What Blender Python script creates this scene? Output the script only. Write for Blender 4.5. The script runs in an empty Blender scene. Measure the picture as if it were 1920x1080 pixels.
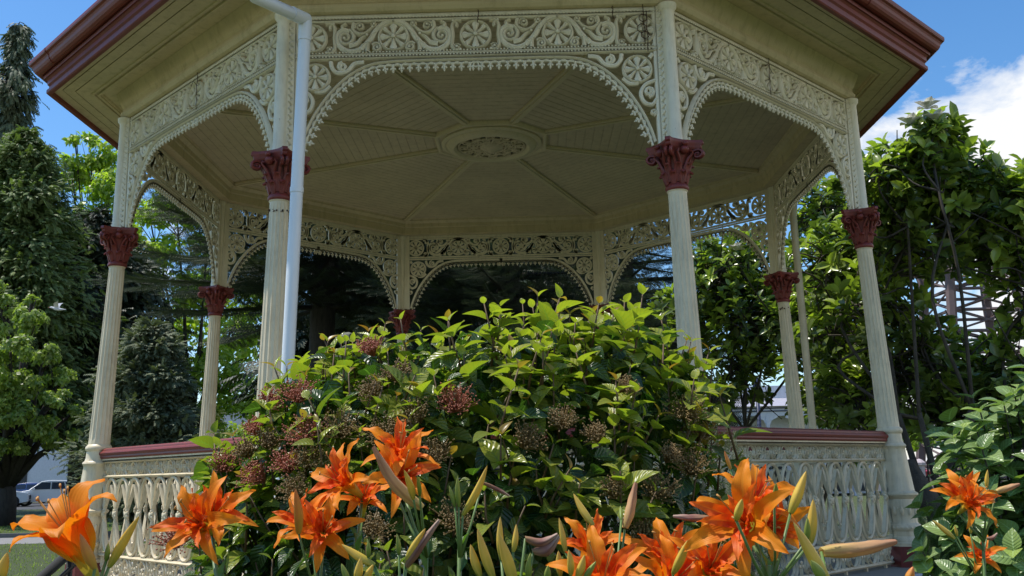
import bpy, math, random
import numpy as np
from mathutils import Vector, Matrix
random.seed(7)
rng = np.random.default_rng(11)
sc = bpy.context.scene
COL = sc.collection
PI = math.pi
R_ = math.radians

# ------------------------------------------------------------------ camera
CF, CPIT, CROLL, CYAW = 1813.2, .1894, -.022, -.0119
CP = Vector((.299, -9.778, .324))
FW = Vector((math.sin(CYAW)*math.cos(CPIT), math.cos(CYAW)*math.cos(CPIT), math.sin(CPIT)))
_r = Vector((math.cos(CYAW), -math.sin(CYAW), 0)); _u = _r.cross(FW)
RT = _r*math.cos(CROLL) + _u*math.sin(CROLL)
UP = -_r*math.sin(CROLL) + _u*math.cos(CROLL)
cam = bpy.data.cameras.new('camera'); cam.sensor_width = 36; cam.lens = 36*CF/1920
cam.clip_start = .02; cam.clip_end = 4000
co = bpy.data.objects.new('camera', cam); COL.objects.link(co)
co.matrix_world = Matrix.Translation(CP) @ Matrix((RT, UP, -FW)).transposed().to_4x4()
sc.camera = co

def ray(px, py):
    return FW + RT*((px-960)/CF) + UP*((540-py)/CF)
def atY(px, py, Y):
    d = ray(px, py); return CP + d*((Y-CP.y)/d.y)
def atD(px, py, D):           # D metres along the optical axis
    return CP + ray(px, py)*D
GZ = -1.1                     # level of the lawn

# ------------------------------------------------------------------ tagging / building
def tag(o, label=None, cat=None, group=None, kind=None):
    if label: o['label'] = label
    if cat: o['category'] = cat
    if group: o['group'] = group
    if kind: o['kind'] = kind
    return o
def empty(name, loc=(0,0,0), label=None, cat=None, group=None, rz=0):
    o = bpy.data.objects.new(name, None); COL.objects.link(o)
    o.location = loc; o.rotation_euler = (0,0,rz); o.empty_display_size = .1
    return tag(o, label, cat, group)
def link(name, me, mat=None, parent=None, loc=None, rz=None):
    o = bpy.data.objects.new(name, me); COL.objects.link(o)
    if mat is not None: me.materials.append(mat)
    if parent is not None: o.parent = parent
    if loc is not None: o.location = loc
    if rz is not None: o.rotation_euler = (0,0,rz)
    return o
def copy_tree(o, parent=None):
    c = o.copy(); COL.objects.link(c); c.parent = parent
    if parent is not None: c.matrix_parent_inverse = o.matrix_parent_inverse
    for ch in list(o.children): copy_tree(ch, c)
    return c

class MB:
    def __init__(s): s.v = []; s.f = []; s.a = {}
    def add(s, vs, fs):
        n = len(s.v); s.v += [tuple(p) for p in vs]; s.f += [tuple(i+n for i in f) for f in fs]
    def box(s, c, d, rz=0):
        x, y, z = d[0]/2, d[1]/2, d[2]/2; cr, sr = math.cos(rz), math.sin(rz)
        vs = []
        for k in (-z, z):
            for (a, b) in ((-x,-y),(x,-y),(x,y),(-x,y)):
                vs.append((c[0]+a*cr-b*sr, c[1]+a*sr+b*cr, c[2]+k))
        s.add(vs, [(3,2,1,0),(4,5,6,7),(0,1,5,4),(1,2,6,5),(2,3,7,6),(3,0,4,7)])
    def tube(s, pts, rad, seg=6, cap=True, squash=None):
        pts = [Vector(p) for p in pts]; n = len(pts)
        if not hasattr(rad, '__len__'): rad = [rad]*n
        t0 = (pts[1]-pts[0]).normalized()
        a = t0.orthogonal().normalized(); rings = []
        for i, p in enumerate(pts):
            t = (pts[min(i+1,n-1)]-pts[max(i-1,0)])
            if t.length < 1e-9: t = t0.copy()
            t.normalize()
            a = (a - t*a.dot(t))
            if a.length < 1e-6: a = t.orthogonal()
            a.normalize(); b = t.cross(a)
            rings.append([p + (a*math.cos(2*PI*k/seg) + b*math.sin(2*PI*k/seg))*rad[i] for k in range(seg)])
        vs = [q for r in rings for q in r]; fs = []
        for i in range(n-1):
            for k in range(seg):
                k2 = (k+1) % seg
                fs.append((i*seg+k, i*seg+k2, (i+1)*seg+k2, (i+1)*seg+k))
        if cap: fs += [tuple(range(seg))[::-1], tuple((n-1)*seg+k for k in range(seg))]
        s.add(vs, fs)
    def lathe(s, prof, seg=24, c=(0,0,0), cx=None, rfun=None, cap=True):
        # prof: list (r, z); cx(z) shifts the centre in x; rfun(angle, r, z) modulates
        vs = []; fs = []; n = len(prof)
        for (r, z) in prof:
            ox = cx(z) if cx else 0
            for k in range(seg):
                a = 2*PI*k/seg; rr = rfun(a, r, z) if rfun else r
                vs.append((c[0]+ox+rr*math.cos(a), c[1]+rr*math.sin(a), c[2]+z))
        for i in range(n-1):
            for k in range(seg):
                k2 = (k+1) % seg
                fs.append((i*seg+k, i*seg+k2, (i+1)*seg+k2, (i+1)*seg+k))
        if cap: fs += [tuple(range(seg))[::-1], tuple((n-1)*seg+k for k in range(seg))]
        s.add(vs, fs)
    def oct(s, prof, closed=True, n=8, off=22.5):
        # sweep a profile (circumradius, z) round the octagon
        m = len(prof); vs = []; fs = []
        for k in range(n):
            a = R_(off + 360*k/n)
            for (r, z) in prof: vs.append((r*math.cos(a), r*math.sin(a), z))
        for k in range(n):
            k2 = (k+1) % n
            for i in range(m if closed else m-1):
                j = (i+1) % m
                fs.append((k*m+i, k2*m+i, k2*m+j, k*m+j))
        s.add(vs, fs)
    def ball(s, c, r, seg=6, rings=4, sc_=(1,1,1)):
        vs = [(c[0], c[1], c[2]-r*sc_[2])]; fs = []
        for i in range(1, rings):
            p = -PI/2 + PI*i/rings
            for k in range(seg):
                a = 2*PI*k/seg
                vs.append((c[0]+r*sc_[0]*math.cos(p)*math.cos(a), c[1]+r*sc_[1]*math.cos(p)*math.sin(a), c[2]+r*sc_[2]*math.sin(p)))
        vs.append((c[0], c[1], c[2]+r*sc_[2])); L = len(vs)-1
        for k in range(seg):
            k2 = (k+1) % seg
            fs.append((0, 1+k2, 1+k))
            for i in range(rings-2):
                fs.append((1+i*seg+k, 1+i*seg+k2, 1+(i+1)*seg+k2, 1+(i+1)*seg+k))
            fs.append((L, 1+(rings-2)*seg+k, 1+(rings-2)*seg+k2))
        s.add(vs, fs)
    bk = 0.0
    def ribbon(s, pts, w, loop=False, y0=-.012, y1=.006, y2=.015, my=0):
        # cast scroll in the x-z plane with a raised ridge towards +y
        P = [np.array(p, float) for p in pts]; n = len(P)
        if not hasattr(w, '__len__'): w = [w]*n
        vs = []; fs = []
        for i in range(n):
            if loop: t = P[(i+1)%n]-P[i-1]
            else: t = P[min(i+1,n-1)]-P[max(i-1,0)]
            L = math.hypot(*t) or 1; nx, nz = -t[1]/L, t[0]/L; h = w[i]/2; H_ = h+s.bk*.0045
            x, z = P[i]
            vs += [(x-nx*H_, y0+my, z-nz*H_), (x-nx*h, y1+my, z-nz*h), (x, y2+my, z), (x+nx*h, y1+my, z+nz*h), (x+nx*H_, y0+my, z+nz*H_)]
        for i in range(n if loop else n-1):
            j = (i+1) % n
            for k in range(5):
                k2 = (k+1) % 5
                fs.append((i*5+k, j*5+k, j*5+k2, i*5+k2))
        if not loop: fs += [(0,1,2,3,4), tuple((n-1)*5+k for k in (4,3,2,1,0))]
        s.add(vs, fs)
    def build(s, name, mat, parent=None, smooth=False, loc=None, rz=None, angle=None):
        me = bpy.data.meshes.new(name); me.from_pydata(s.v, [], s.f); me.update()
        if smooth:
            me.polygons.foreach_set('use_smooth', [True]*len(me.polygons))
            if angle:
                try: me.set_sharp_from_angle(angle=R_(angle))
                except Exception: pass
        return link(name, me, mat, parent, loc, rz)

def smooth_pts(P, n=6, loop=False):
    """Catmull-Rom through P"""
    P = [np.array(p, float) for p in P]; out = []; m = len(P)
    rngi = range(m if loop else m-1)
    for i in rngi:
        p1, p2 = P[i], P[(i+1)%m]
        p0 = P[i-1] if (loop or i > 0) else p1*2-p2
        p3 = P[(i+2)%m] if (loop or i+2 < m) else p2*2-p1
        for k in range(n):
            t = k/n
            out.append(.5*((2*p1)+(-p0+p2)*t+(2*p0-5*p1+4*p2-p3)*t*t+(-p0+3*p1-3*p2+p3)*t**3))
    if not loop: out.append(P[-1])
    return out

# ------------------------------------------------------------------ materials
def mat_base(name):
    m = bpy.data.materials.new(name); m.use_nodes = True
    nt = m.node_tree; b = nt.nodes['Principled BSDF']
    return m, nt, b
def ramp(nt, src, stops):
    n = nt.nodes.new('ShaderNodeValToRGB'); e = n.color_ramp.elements
    e[0].position, e[0].color = stops[0][0], (*stops[0][1], 1)
    e[1].position, e[1].color = stops[-1][0], (*stops[-1][1], 1)
    for p, c in stops[1:-1]:
        x = e.new(p); x.color = (*c, 1)
    nt.links.new(src, n.inputs[0]); return n.outputs[0]
def noise(nt, scale, detail=5, rough=.6, coord='Object', stretch=None):
    tc = nt.nodes.new('ShaderNodeTexCoord'); n = nt.nodes.new('ShaderNodeTexNoise')
    n.inputs['Scale'].default_value = scale; n.inputs['Detail'].default_value = detail; n.inputs['Roughness'].default_value = rough
    src = tc.outputs[coord]
    if stretch:
        mp = nt.nodes.new('ShaderNodeMapping'); mp.inputs['Scale'].default_value = stretch
        nt.links.new(src, mp.inputs[0]); src = mp.outputs[0]
    nt.links.new(src, n.inputs['Vector']); return n.outputs['Fac']
def mixc(nt, fac, a, b, mode='MIX'):
    n = nt.nodes.new('ShaderNodeMix'); n.data_type = 'RGBA'; n.blend_type = mode
    for i, v in ((0, fac), (6, a), (7, b)):
        if isinstance(v, (int, float)): n.inputs[i].default_value = v
        elif isinstance(v, tuple): n.inputs[i].default_value = (*v, 1)
        else: nt.links.new(v, n.inputs[i])
    return n.outputs[2]
def paint(name, col, dirt_ao=(.3,.27,.17), amt=.35, rough=.42, rust=0, bump=.15, nscale=3.0):
    m, nt, b = mat_base(name)
    n1 = noise(nt, nscale, 8, .7)
    f1 = ramp(nt, n1, [(.42, (0,0,0)), (.75, (amt,)*3)])
    c = mixc(nt, f1, col, tuple(col[i]*.55+dirt_ao[i]*.25 for i in range(3)))
    n2 = noise(nt, nscale*3, 6, .7, stretch=(3,3,.5))
    f2 = ramp(nt, n2, [(.5, (0,0,0)), (.8, (amt*.9,)*3)])
    c = mixc(nt, f2, c, dirt_ao)
    if rust:
        n3 = noise(nt, 9, 8, .75); f3 = ramp(nt, n3, [(.70-rust*.05, (0,0,0)), (.74, (1,1,1))])
        c = mixc(nt, f3, c, (.10,.035,.012))
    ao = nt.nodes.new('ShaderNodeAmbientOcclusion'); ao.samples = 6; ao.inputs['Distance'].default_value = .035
    c = mixc(nt, ramp(nt, ao.outputs['AO'], [(.2, (.6,)*3), (.75, (0,0,0))]), c, tuple(x*.45 for x in dirt_ao))  # occluded recesses get a darker tone mixed into the base colour
    nt.links.new(c, b.inputs['Base Color']); b.inputs['Roughness'].default_value = rough
    nb = noise(nt, 45, 4, .6); bp = nt.nodes.new('ShaderNodeBump'); bp.inputs['Strength'].default_value = bump; bp.inputs['Distance'].default_value = .004
    nt.links.new(nb, bp.inputs['Height']); nt.links.new(bp.outputs[0], b.inputs['Normal'])
    return m
def plain(name, col, rough=.5, metal=0, emit=None):
    m, nt, b = mat_base(name)
    n1 = noise(nt, 6, 5, .6)
    c = mixc(nt, ramp(nt, n1, [(.35, (0,0,0)), (.7, (.45,)*3)]), col, tuple(x*.7 for x in col))
    nt.links.new(c, b.inputs['Base Color']); b.inputs['Roughness'].default_value = rough; b.inputs['Metallic'].default_value = metal
    return m
def leafmat(name, a, b_, young=None, rough=.38, trans=.35, vein=False, tcol=None, spec=.5):
    """a->b by per-leaf 'var'; 'yg' attribute blends to the young colour"""
    m, nt, b = mat_base(name)
    at = nt.nodes.new('ShaderNodeAttribute'); at.attribute_name = 'var'
    c = mixc(nt, at.outputs['Fac'], a, b_)
    if young:
        ay = nt.nodes.new('ShaderNodeAttribute'); ay.attribute_name = 'yg'
        c = mixc(nt, ay.outputs['Fac'], c, young)
    if vein:
        au = nt.nodes.new('ShaderNodeAttribute'); au.attribute_name = 'uu'
        av = nt.nodes.new('ShaderNodeAttribute'); av.attribute_name = 'vv'
        ab = nt.nodes.new('ShaderNodeMath'); ab.operation = 'ABSOLUTE'; nt.links.new(av.outputs['Fac'], ab.inputs[0])
        m1 = nt.nodes.new('ShaderNodeMath'); m1.operation = 'MULTIPLY_ADD'; nt.links.new(ab.outputs[0], m1.inputs[0]); m1.inputs[1].default_value = -.25
        nt.links.new(au.outputs['Fac'], m1.inputs[2])
        m2 = nt.nodes.new('ShaderNodeMath'); m2.operation = 'MULTIPLY'; nt.links.new(m1.outputs[0], m2.inputs[0]); m2.inputs[1].default_value = 44
        m3 = nt.nodes.new('ShaderNodeMath'); m3.operation = 'SINE'; nt.links.new(m2.outputs[0], m3.inputs[0])
        vein_f = ramp(nt, m3.outputs[0], [(.75, (0,0,0)), (1.0, (.3,.3,.3))])
        mid = ramp(nt, ab.outputs[0], [(0, (.6,)*3), (.12, (0,0,0))])
        c = mixc(nt, vein_f, c, tuple(min(1, x*1.9+.02) for x in b_))
        c = mixc(nt, mid, c, tuple(min(1, x*2.2+.02) for x in b_))
        bp = nt.nodes.new('ShaderNodeBump'); bp.inputs['Strength'].default_value = .5; bp.inputs['Distance'].default_value = .002
        nt.links.new(m3.outputs[0], bp.inputs['Height']); nt.links.new(bp.outputs[0], b.inputs['Normal'])
    nt.links.new(c, b.inputs['Base Color']); b.inputs['Roughness'].default_value = rough
    b.inputs['Specular IOR Level'].default_value = spec
    tr = nt.nodes.new('ShaderNodeBsdfTranslucent')
    tc = mixc(nt, 1.0, c, tcol or (1.6,1.9,.7), 'MULTIPLY'); nt.links.new(tc, tr.inputs['Color'])
    mx = nt.nodes.new('ShaderNodeMixShader'); mx.inputs[0].default_value = trans
    out = nt.nodes['Material Output']
    nt.links.new(b.outputs[0], mx.inputs[1]); nt.links.new(tr.outputs[0], mx.inputs[2]); nt.links.new(mx.outputs[0], out.inputs[0])
    return m
def bark(name, col):
    m, nt, b = mat_base(name)
    n = noise(nt, 14, 8, .75, stretch=(1,1,.25))
    nt.links.new(ramp(nt, n, [(.3, tuple(x*.35 for x in col)), (.75, tuple(x*1.5 for x in col))]), b.inputs['Base Color'])
    b.inputs['Roughness'].default_value = .9
    bp = nt.nodes.new('ShaderNodeBump'); bp.inputs['Strength'].default_value = .8; bp.inputs['Distance'].default_value = .03
    nt.links.new(n, bp.inputs['Height']); nt.links.new(bp.outputs[0], b.inputs['Normal'])
    return m

M = {}
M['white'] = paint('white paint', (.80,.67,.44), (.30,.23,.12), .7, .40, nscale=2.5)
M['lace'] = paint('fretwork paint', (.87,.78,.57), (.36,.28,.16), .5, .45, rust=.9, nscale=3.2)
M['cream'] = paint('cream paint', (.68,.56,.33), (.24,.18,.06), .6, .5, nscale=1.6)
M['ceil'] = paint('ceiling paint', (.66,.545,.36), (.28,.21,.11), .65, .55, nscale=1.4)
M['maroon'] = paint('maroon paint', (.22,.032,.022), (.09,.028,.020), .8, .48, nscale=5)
M['rib'] = paint('lit rib paint', (.70,.60,.38), (.34,.28,.15), .4, .5)  # ceiling paint made lighter: light caught by ribs and rose put in colour
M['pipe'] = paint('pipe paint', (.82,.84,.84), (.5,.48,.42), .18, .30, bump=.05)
M['floor'] = paint('platform concrete', (.26,.25,.21), (.12,.11,.09), .5, .75, nscale=2)
M['nosing'] = paint('nosing paint', (.66,.68,.68), (.35,.35,.33), .3, .4)
M['roof'] = plain('roof metal', (.42,.44,.46), .35, .3)
M['dark'] = plain('dark void', (.02,.018,.014), .8)
M['rust'] = plain('rusty iron', (.055,.022,.012), .9)

# ------------------------------------------------------------------ rotunda
rot = empty('rotunda', (0,0,-.5), 'octagonal cream bandstand with white iron lace arches, maroon capitals and maroon gutter', 'bandstand')
def P(name, mb, mat, smooth=False, parent=rot, rz=0, angle=None, off=(0,0,.5)):
    return mb.build(name, mat, parent, smooth, loc=off if parent is rot else None, rz=rz if parent is rot else None, angle=angle)

m = MB()     # platform: octagonal slab with body below
m.oct([(0,-.5),(4.06,-.5),(4.06,-.505),(4.0,-.62),(4.0,-1.14),(0,-1.14)], closed=False)
plat = P('platform', m, M['floor'])
m = MB(); pts = [(4.062,-.497)]
for k in range(9):
    a = R_(90-k*22.5); pts.append((4.15+.05*math.cos(a), -.545+.05*math.sin(a)))
pts.append((4.062,-.60)); m.oct(pts); m.build('nosing', M['nosing'], plat, True, angle=50)

# entablature beam, soffit, fascia, gutter, roof
m = MB()
m.oct([(3.45,3.60),(3.60,3.60),(3.625,3.607),(3.645,3.63),(3.645,3.655),(3.625,3.675),(3.625,3.70),(3.64,3.72),(3.69,3.83),(3.69,3.86),(3.40,3.86),(3.37,3.803),(3.385,3.79),(3.385,3.775),(3.40,3.765),(3.43,3.745),(3.435,3.70),(3.45,3.69)])
P('beam', m, M['cream'])
m = MB()
pr_ = [(3.69,3.832),(3.80,3.829),(3.81,3.815),(3.825,3.815),(3.83,3.802),(3.85,3.802),(3.855,3.818),(3.875,3.818),(3.88,3.805),(3.90,3.805),(3.905,3.817),(3.925,3.820)]
z = 3.820
for k, r in enumerate((4.03,4.135)):
    pr_ += [(r, z-.003), (r+.003, z+.008), (r+.008, z+.008), (r+.011, z-.003)]
pr_ += [(4.235,3.80),(4.235,3.90),(3.69,3.92)]
m.oct(pr_); P('soffit', m, M['cream'])
m = MB()
m.oct([(4.225,3.765),(4.262,3.760),(4.272,3.77),(4.272,3.80),(4.252,3.812),(4.252,3.835),(4.268,3.85),(4.268,3.885),(4.285,3.90),(4.30,3.90),(4.305,3.925),(4.305,4.0),(4.225,4.0)])
P('fascia', m, M['maroon'])
m = MB()
gp = [(4.306,3.935),(4.33,3.925),(4.355,3.928),(4.375,3.942),(4.388,3.962),(4.395,3.985),(4.405,4.0),(4.425,4.008),(4.43,4.02),(4.43,4.045),(4.42,4.05),(4.415,4.03),(4.39,4.01),(4.375,3.975),(4.35,3.945),(4.31,3.945)]
m.oct(gp)
gut = P('gutter', m, M['maroon'])
for k in range(8):           # joint collars and brackets on every side of the gutter
    for t in (-.78, .22):
        q = MB(); a = R_(45*k)
        hs = 4.35*math.sin(R_(22.5)); x0 = t*hs
        for dx in (-.014, .014):
            q.v += [((r+.004)*math.cos(R_(22.5)), x0+dx, zz-.003) for (r, zz) in gp[:11]]
        n = 11
        q.f += [(i, i+1, n+i+1, n+i) for i in range(n-1)] + [tuple(range(n))[::-1], tuple(range(n, 2*n))]
        q.build('gutter_joint', M['maroon'], gut, False, rz=a)
m = MB()
m.oct([(4.31,4.02),(4.36,4.03),(4.37,4.075),(4.33,4.14),(4.25,4.20),(4.1,4.25),(3.2,4.45),(2.2,4.78),(1.1,5.25),(0.02,5.55)], closed=False)
P('roof', m, M['roof'], True, angle=30)

# ceiling : concentric boards, ribs and rose
m = MB(); pr_ = [(3.40,3.815)]; r = 3.36; zc = 3.80
while r > .5:
    pr_ += [(r,zc),(r-.090,zc),(r-.092,zc+.004),(r-.098,zc+.004)]; r -= .10
pr_ += [(.02,zc)]
m.oct(pr_, closed=False); ceil = P('ceiling', m, M['ceil'])
for k in range(8):
    q = MB(); q.box((1.985,0,zc-.012),(2.73,.085,.030)); q.box((1.985,0,zc-.032),(2.73,.035,.014))
    q.build('rib', M['rib'], ceil, rz=R_(22.5+45*k))
q = MB()
q.oct([(.02,zc-.030),(.58,zc-.030),(.60,zc-.045),(.625,zc-.045),(.64,zc-.02),(.64,zc+.01)], closed=False)
q.lathe([(.53,zc-.03),(.53,zc-.05),(.50,zc-.065),(.48,zc-.06),(.47,zc-.075),(.44,zc-.10),(.40,zc-.105),(.375,zc-.085),(.36,zc-.06),(.01,zc-.058)], 40, cap=False)
rose = q.build('ceiling_rose', M['rib'], ceil, True, angle=35)
q = MB(); q.lathe([(.355,zc-.062),(.01,zc-.064)], 32, cap=False); q.build('vent_back', M['dark'], rose)
q = MB()
def spiral(cx, cz, r0, r1, a0, turns, n=14):
    return [(cx+(r0+(r1-r0)*i/n)*math.cos(a0+2*PI*turns*i/n), cz+(r0+(r1-r0)*i/n)*math.sin(a0+2*PI*turns*i/n)) for i in range(n+1)]
tmp = MB()
for k in range(12):
    a = 2*PI*k/12
    for (rr, sr, s_) in ((.30,.052,1),(.205,.045,-1)):
        ca, sa = math.cos(a+(.26 if s_ < 0 else 0)), math.sin(a+(.26 if s_ < 0 else 0))
        tmp.ribbon(spiral(rr*ca, rr*sa, sr, .012, a+PI*s_, 1.3*s_), .021)
    tmp.ribbon([(.10*math.cos(a), .10*math.sin(a)), (.345*math.cos(a+.13), .345*math.sin(a+.13))], .016)
for rr in (.35,.255,.155,.1): tmp.ribbon([(rr*math.cos(2*PI*i/32), rr*math.sin(2*PI*i/32)) for i in range(32)], .02, loop=True)
q.v = [(x, z_, zc-.072-y) for (x, y, z_) in tmp.v]; q.f = tmp.f
q.lathe([(.13,zc-.075),(.12,zc-.09),(.07,zc-.105),(.045,zc-.13),(.02,zc-.14),(.005,zc-.15)], 20)
q.build('vent_grille', M['ceil'], rose, True, angle=40)

# --- fretwork bay
def panel():
    m = MB(); m.bk = .65; W = 1.30
    def rosette(x, z, r, k0=0, w=.019):
        m.ribbon([(x+r*math.cos(2*PI*i/28), z+r*math.sin(2*PI*i/28)) for i in range(28)], w, loop=True, y2=.02)
        for k in range(8):
            a = k*PI/4+k0; c, s_ = math.cos(a), math.sin(a)
            big = k % 2 == 0
            f = [(.1,.1),(.3,.24),(.55,.30 if big else .2),(.78,.50 if big else .30),(.92,.30)]
            m.ribbon([(x+c*r*t, z+s_*r*t) for t, _ in f], [r*ww*1.05 for _, ww in f], y1=.004, y2=.016)
        m.ball((x, .016, z), r*.16, 8, 4)
    # top band
    zc_ = 3.425
    m.ribbon([(-W,3.585),(W,3.585)], .03, y2=.012)
    m.ribbon([(-W,3.552),(W,3.552)], .018)
    m.ribbon([(-W,3.292),(W,3.292)], .018)
    m.ribbon([(-W,3.264),(W,3.264)], .015, y2=.018)
    for z_ in (3.569, 3.306, 3.277):
        for i in range(108): m.ball((-W+.012+i*2*(W-.012)/107, .012, z_), .0075, 5, 3)
    for k in (-2,-1,0,1,2): rosette(k*.59, zc_, .104)
    H = [([(.245,.0)], None)]
    el = []
    el.append((smooth_pts([(.275,.045),(.225,.058),(.185,.015),(.20,-.06),(.27,-.105),(.35,-.092),(.42,-.02),(.47,.06),(.53,.108),(.59,.118)], 5), .026, .026))
    el.append((spiral(.245,.0,.064,.010,1.2,-1.6,20), .020, .016))
    el.append((smooth_pts([(.10,.112),(.145,.108),(.168,.065),(.165,.0),(.17,-.07),(.15,-.108),(.11,-.115)], 4), .018, .018))
    el.append((spiral(.135,-.098,.028,.006,2.6,-1.2,10), .014, .014))
    el.append((smooth_pts([(.305,.112),(.30,.06),(.335,.03),(.385,.03),(.44,.075)], 4), .022, .016))
    el.append((spiral(.345,.080,.034,.007,3.6,-1.4,12), .016, .014))
    el.append((spiral(.445,.098,.022,.006,-1.5,1.2,9), .013, .013))
    el.append((smooth_pts([(.40,-.11),(.405,-.055),(.43,.0),(.455,.035)], 4), .022, .012))
    el.append((spiral(.468,-.080,.036,.008,2.6,-1.5,14), .018, .015))
    el.append((smooth_pts([(.14,.06),(.135,.085),(.16,.105)], 3), .016, .02))
    el.append((smooth_pts([(.27,-.06),(.32,-.05),(.36,-.005),(.40,.015)], 4), .030, .008))
    el.append((smooth_pts([(.36,-.10),(.37,-.06),(.415,-.035)], 3), .026, .008))
    el.append((smooth_pts([(.25,.112),(.22,.09),(.225,.07)], 3), .016, .016))
    for base, sg in ((0,1),(1.18,-1),(0,-1),(-1.18,1)):
        for pts, w0, w1 in el:
            n = len(pts)
            m.ribbon([(base+sg*p[0], zc_+p[1]) for p in pts], [1.4*(w0+(w1-w0)*i/(n-1)) for i in range(n)], y2=.021)
            m.ball((base+sg*pts[-1][0], .014, zc_+pts[-1][1]), .011, 6, 4)
    # arch
    A = [(-.02,3.235),(.30,3.236),(.60,3.232),(.74,3.215),(.84,3.175),(.93,3.115),(1.012,3.035),(1.085,2.945),(1.145,2.85),(1.19,2.76),(1.225,2.67),(1.25,2.58)]
    for sg in (1,-1):
        c = smooth_pts([(sg*a, b) for a, b in A], 6)
        m.ribbon(c, .022, y2=.022)
        c2 = smooth_pts([(sg*(a-.018*min(1,max(0,(a-.6)*3))), b-.026) for a, b in A], 5)
        m.ribbon(c2, .012, y2=.010)
        # length parametrisation for pendants
        L = [0]
        for i in range(1, len(c)): L.append(L[-1]+math.hypot(*(c[i]-c[i-1])))
        sp = .0615; k = .5
        while k*sp < L[-1]-.02:
            s0 = k*sp; i = next(j for j in range(1, len(L)) if L[j] >= s0)
            f = (s0-L[i-1])/(L[i]-L[i-1]); p = c[i-1]+(c[i]-c[i-1])*f
            t = (c[i]-c[i-1]); t = t/math.hypot(*t); nrm = np.array([t[1], -t[0]])*(1 if sg > 0 else -1)
            def q_(a, b): return (p[0]+t[0]*a+nrm[0]*b, p[1]+t[1]*a+nrm[1]*b)
            # scalloped hoop between pendants, pendant = stalk + trefoil
            m.ribbon([q_(-.031+.0, .052), q_(-.026,.032), q_(-.012,.022), q_(0,.018), q_(.012,.022), q_(.026,.032), q_(.031,.052)], .0125, y2=.012)
            for (a, b, rr) in ((-.031,.056,.012),(-.018,.058,.010),(-.044,.058,.010),(-.031,.072,.010),(-.031,.083,.006)):
                x_, z_ = q_(a, b); m.ball((x_, .004, z_), rr, 6, 4, (1,1.1,1))
            k += 1
        rosette(sg*1.148, 3.127, .098)
        for pts, w in ((spiral(sg*.955,3.205,.036,.008,PI/2 if sg > 0 else PI/2,-1.5*sg,12),.016),
                       (smooth_pts([(sg*.80,3.235),(sg*.87,3.225),(sg*.92,3.17),(sg*.99,3.16),(sg*1.03,3.20),(sg*1.04,3.245)],4),.020),
                       (spiral(sg*1.222,2.955,.038,.008,-PI/2,1.5*sg,12),.018),
                       (smooth_pts([(sg*1.27,3.04),(sg*1.20,3.01),(sg*1.165,2.95),(sg*1.185,2.88),(sg*1.24,2.86),(sg*1.275,2.90)],4),.018),
                       (spiral(sg*1.248,2.80,.022,.006,-PI/2,1.4*sg,9),.014),
                       (smooth_pts([(sg*1.04,3.06),(sg*1.09,3.02),(sg*1.15,3.02)],3),.018),
                       (smooth_pts([(sg*1.235,3.21),(sg*1.26,3.24)],3),.02)):
            m.ribbon(pts, w*1.35)
        m.ribbon([(sg*1.283,3.60),(sg*1.283,2.56)], .03, y0=-.03, y2=.012)
    return m
pm = panel().build('frieze_panel', M['lace'], rot, True, loc=(0,0,.5), angle=35)
AP_T = 3.575*math.cos(R_(22.5))
# local +y is outward : move geometry to the side of the octagon
me = pm.data
cv = np.empty(len(me.vertices)*3); me.vertices.foreach_get('co', cv); cv = cv.reshape(-1,3)
cv[:,0] *= -1; cv[:,1] += AP_T; me.vertices.foreach_set('co', cv.ravel()); me.flip_normals(); me.update()
# nailhead strips that close the panel against the posts
def nail(sg):
    q = MB(); x0, x1 = 1.296*sg, 1.345*sg; z = 2.57
    lo, hi = min(x0,x1), max(x0,x1)
    q.box(((lo+hi)/2, AP_T-.004, 3.085), (hi-lo, .05, 1.03))
    n = 21; h = 1.03/n
    for i in range(n):
        a, b = 2.57+i*h, 2.57+(i+1)*h; y = AP_T+.021
        q.add([(lo+.003,y,a+.002),(hi-.003,y,a+.002),(hi-.003,y,b-.002),(lo+.003,y,b-.002),((lo+hi)/2,y+.026,(a+b)/2)], [(0,1,4),(1,2,4),(2,3,4),(3,0,4)])
    return q
for sg in (1,-1): nail(sg).build('nailhead_strip', M['lace'], pm)
pm.rotation_euler = (0,0,R_(180))       # bay facing -Y
for k in range(1, 8):
    c = copy_tree(pm, rot); c.rotation_euler = (0,0,R_(180+45*k))

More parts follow.
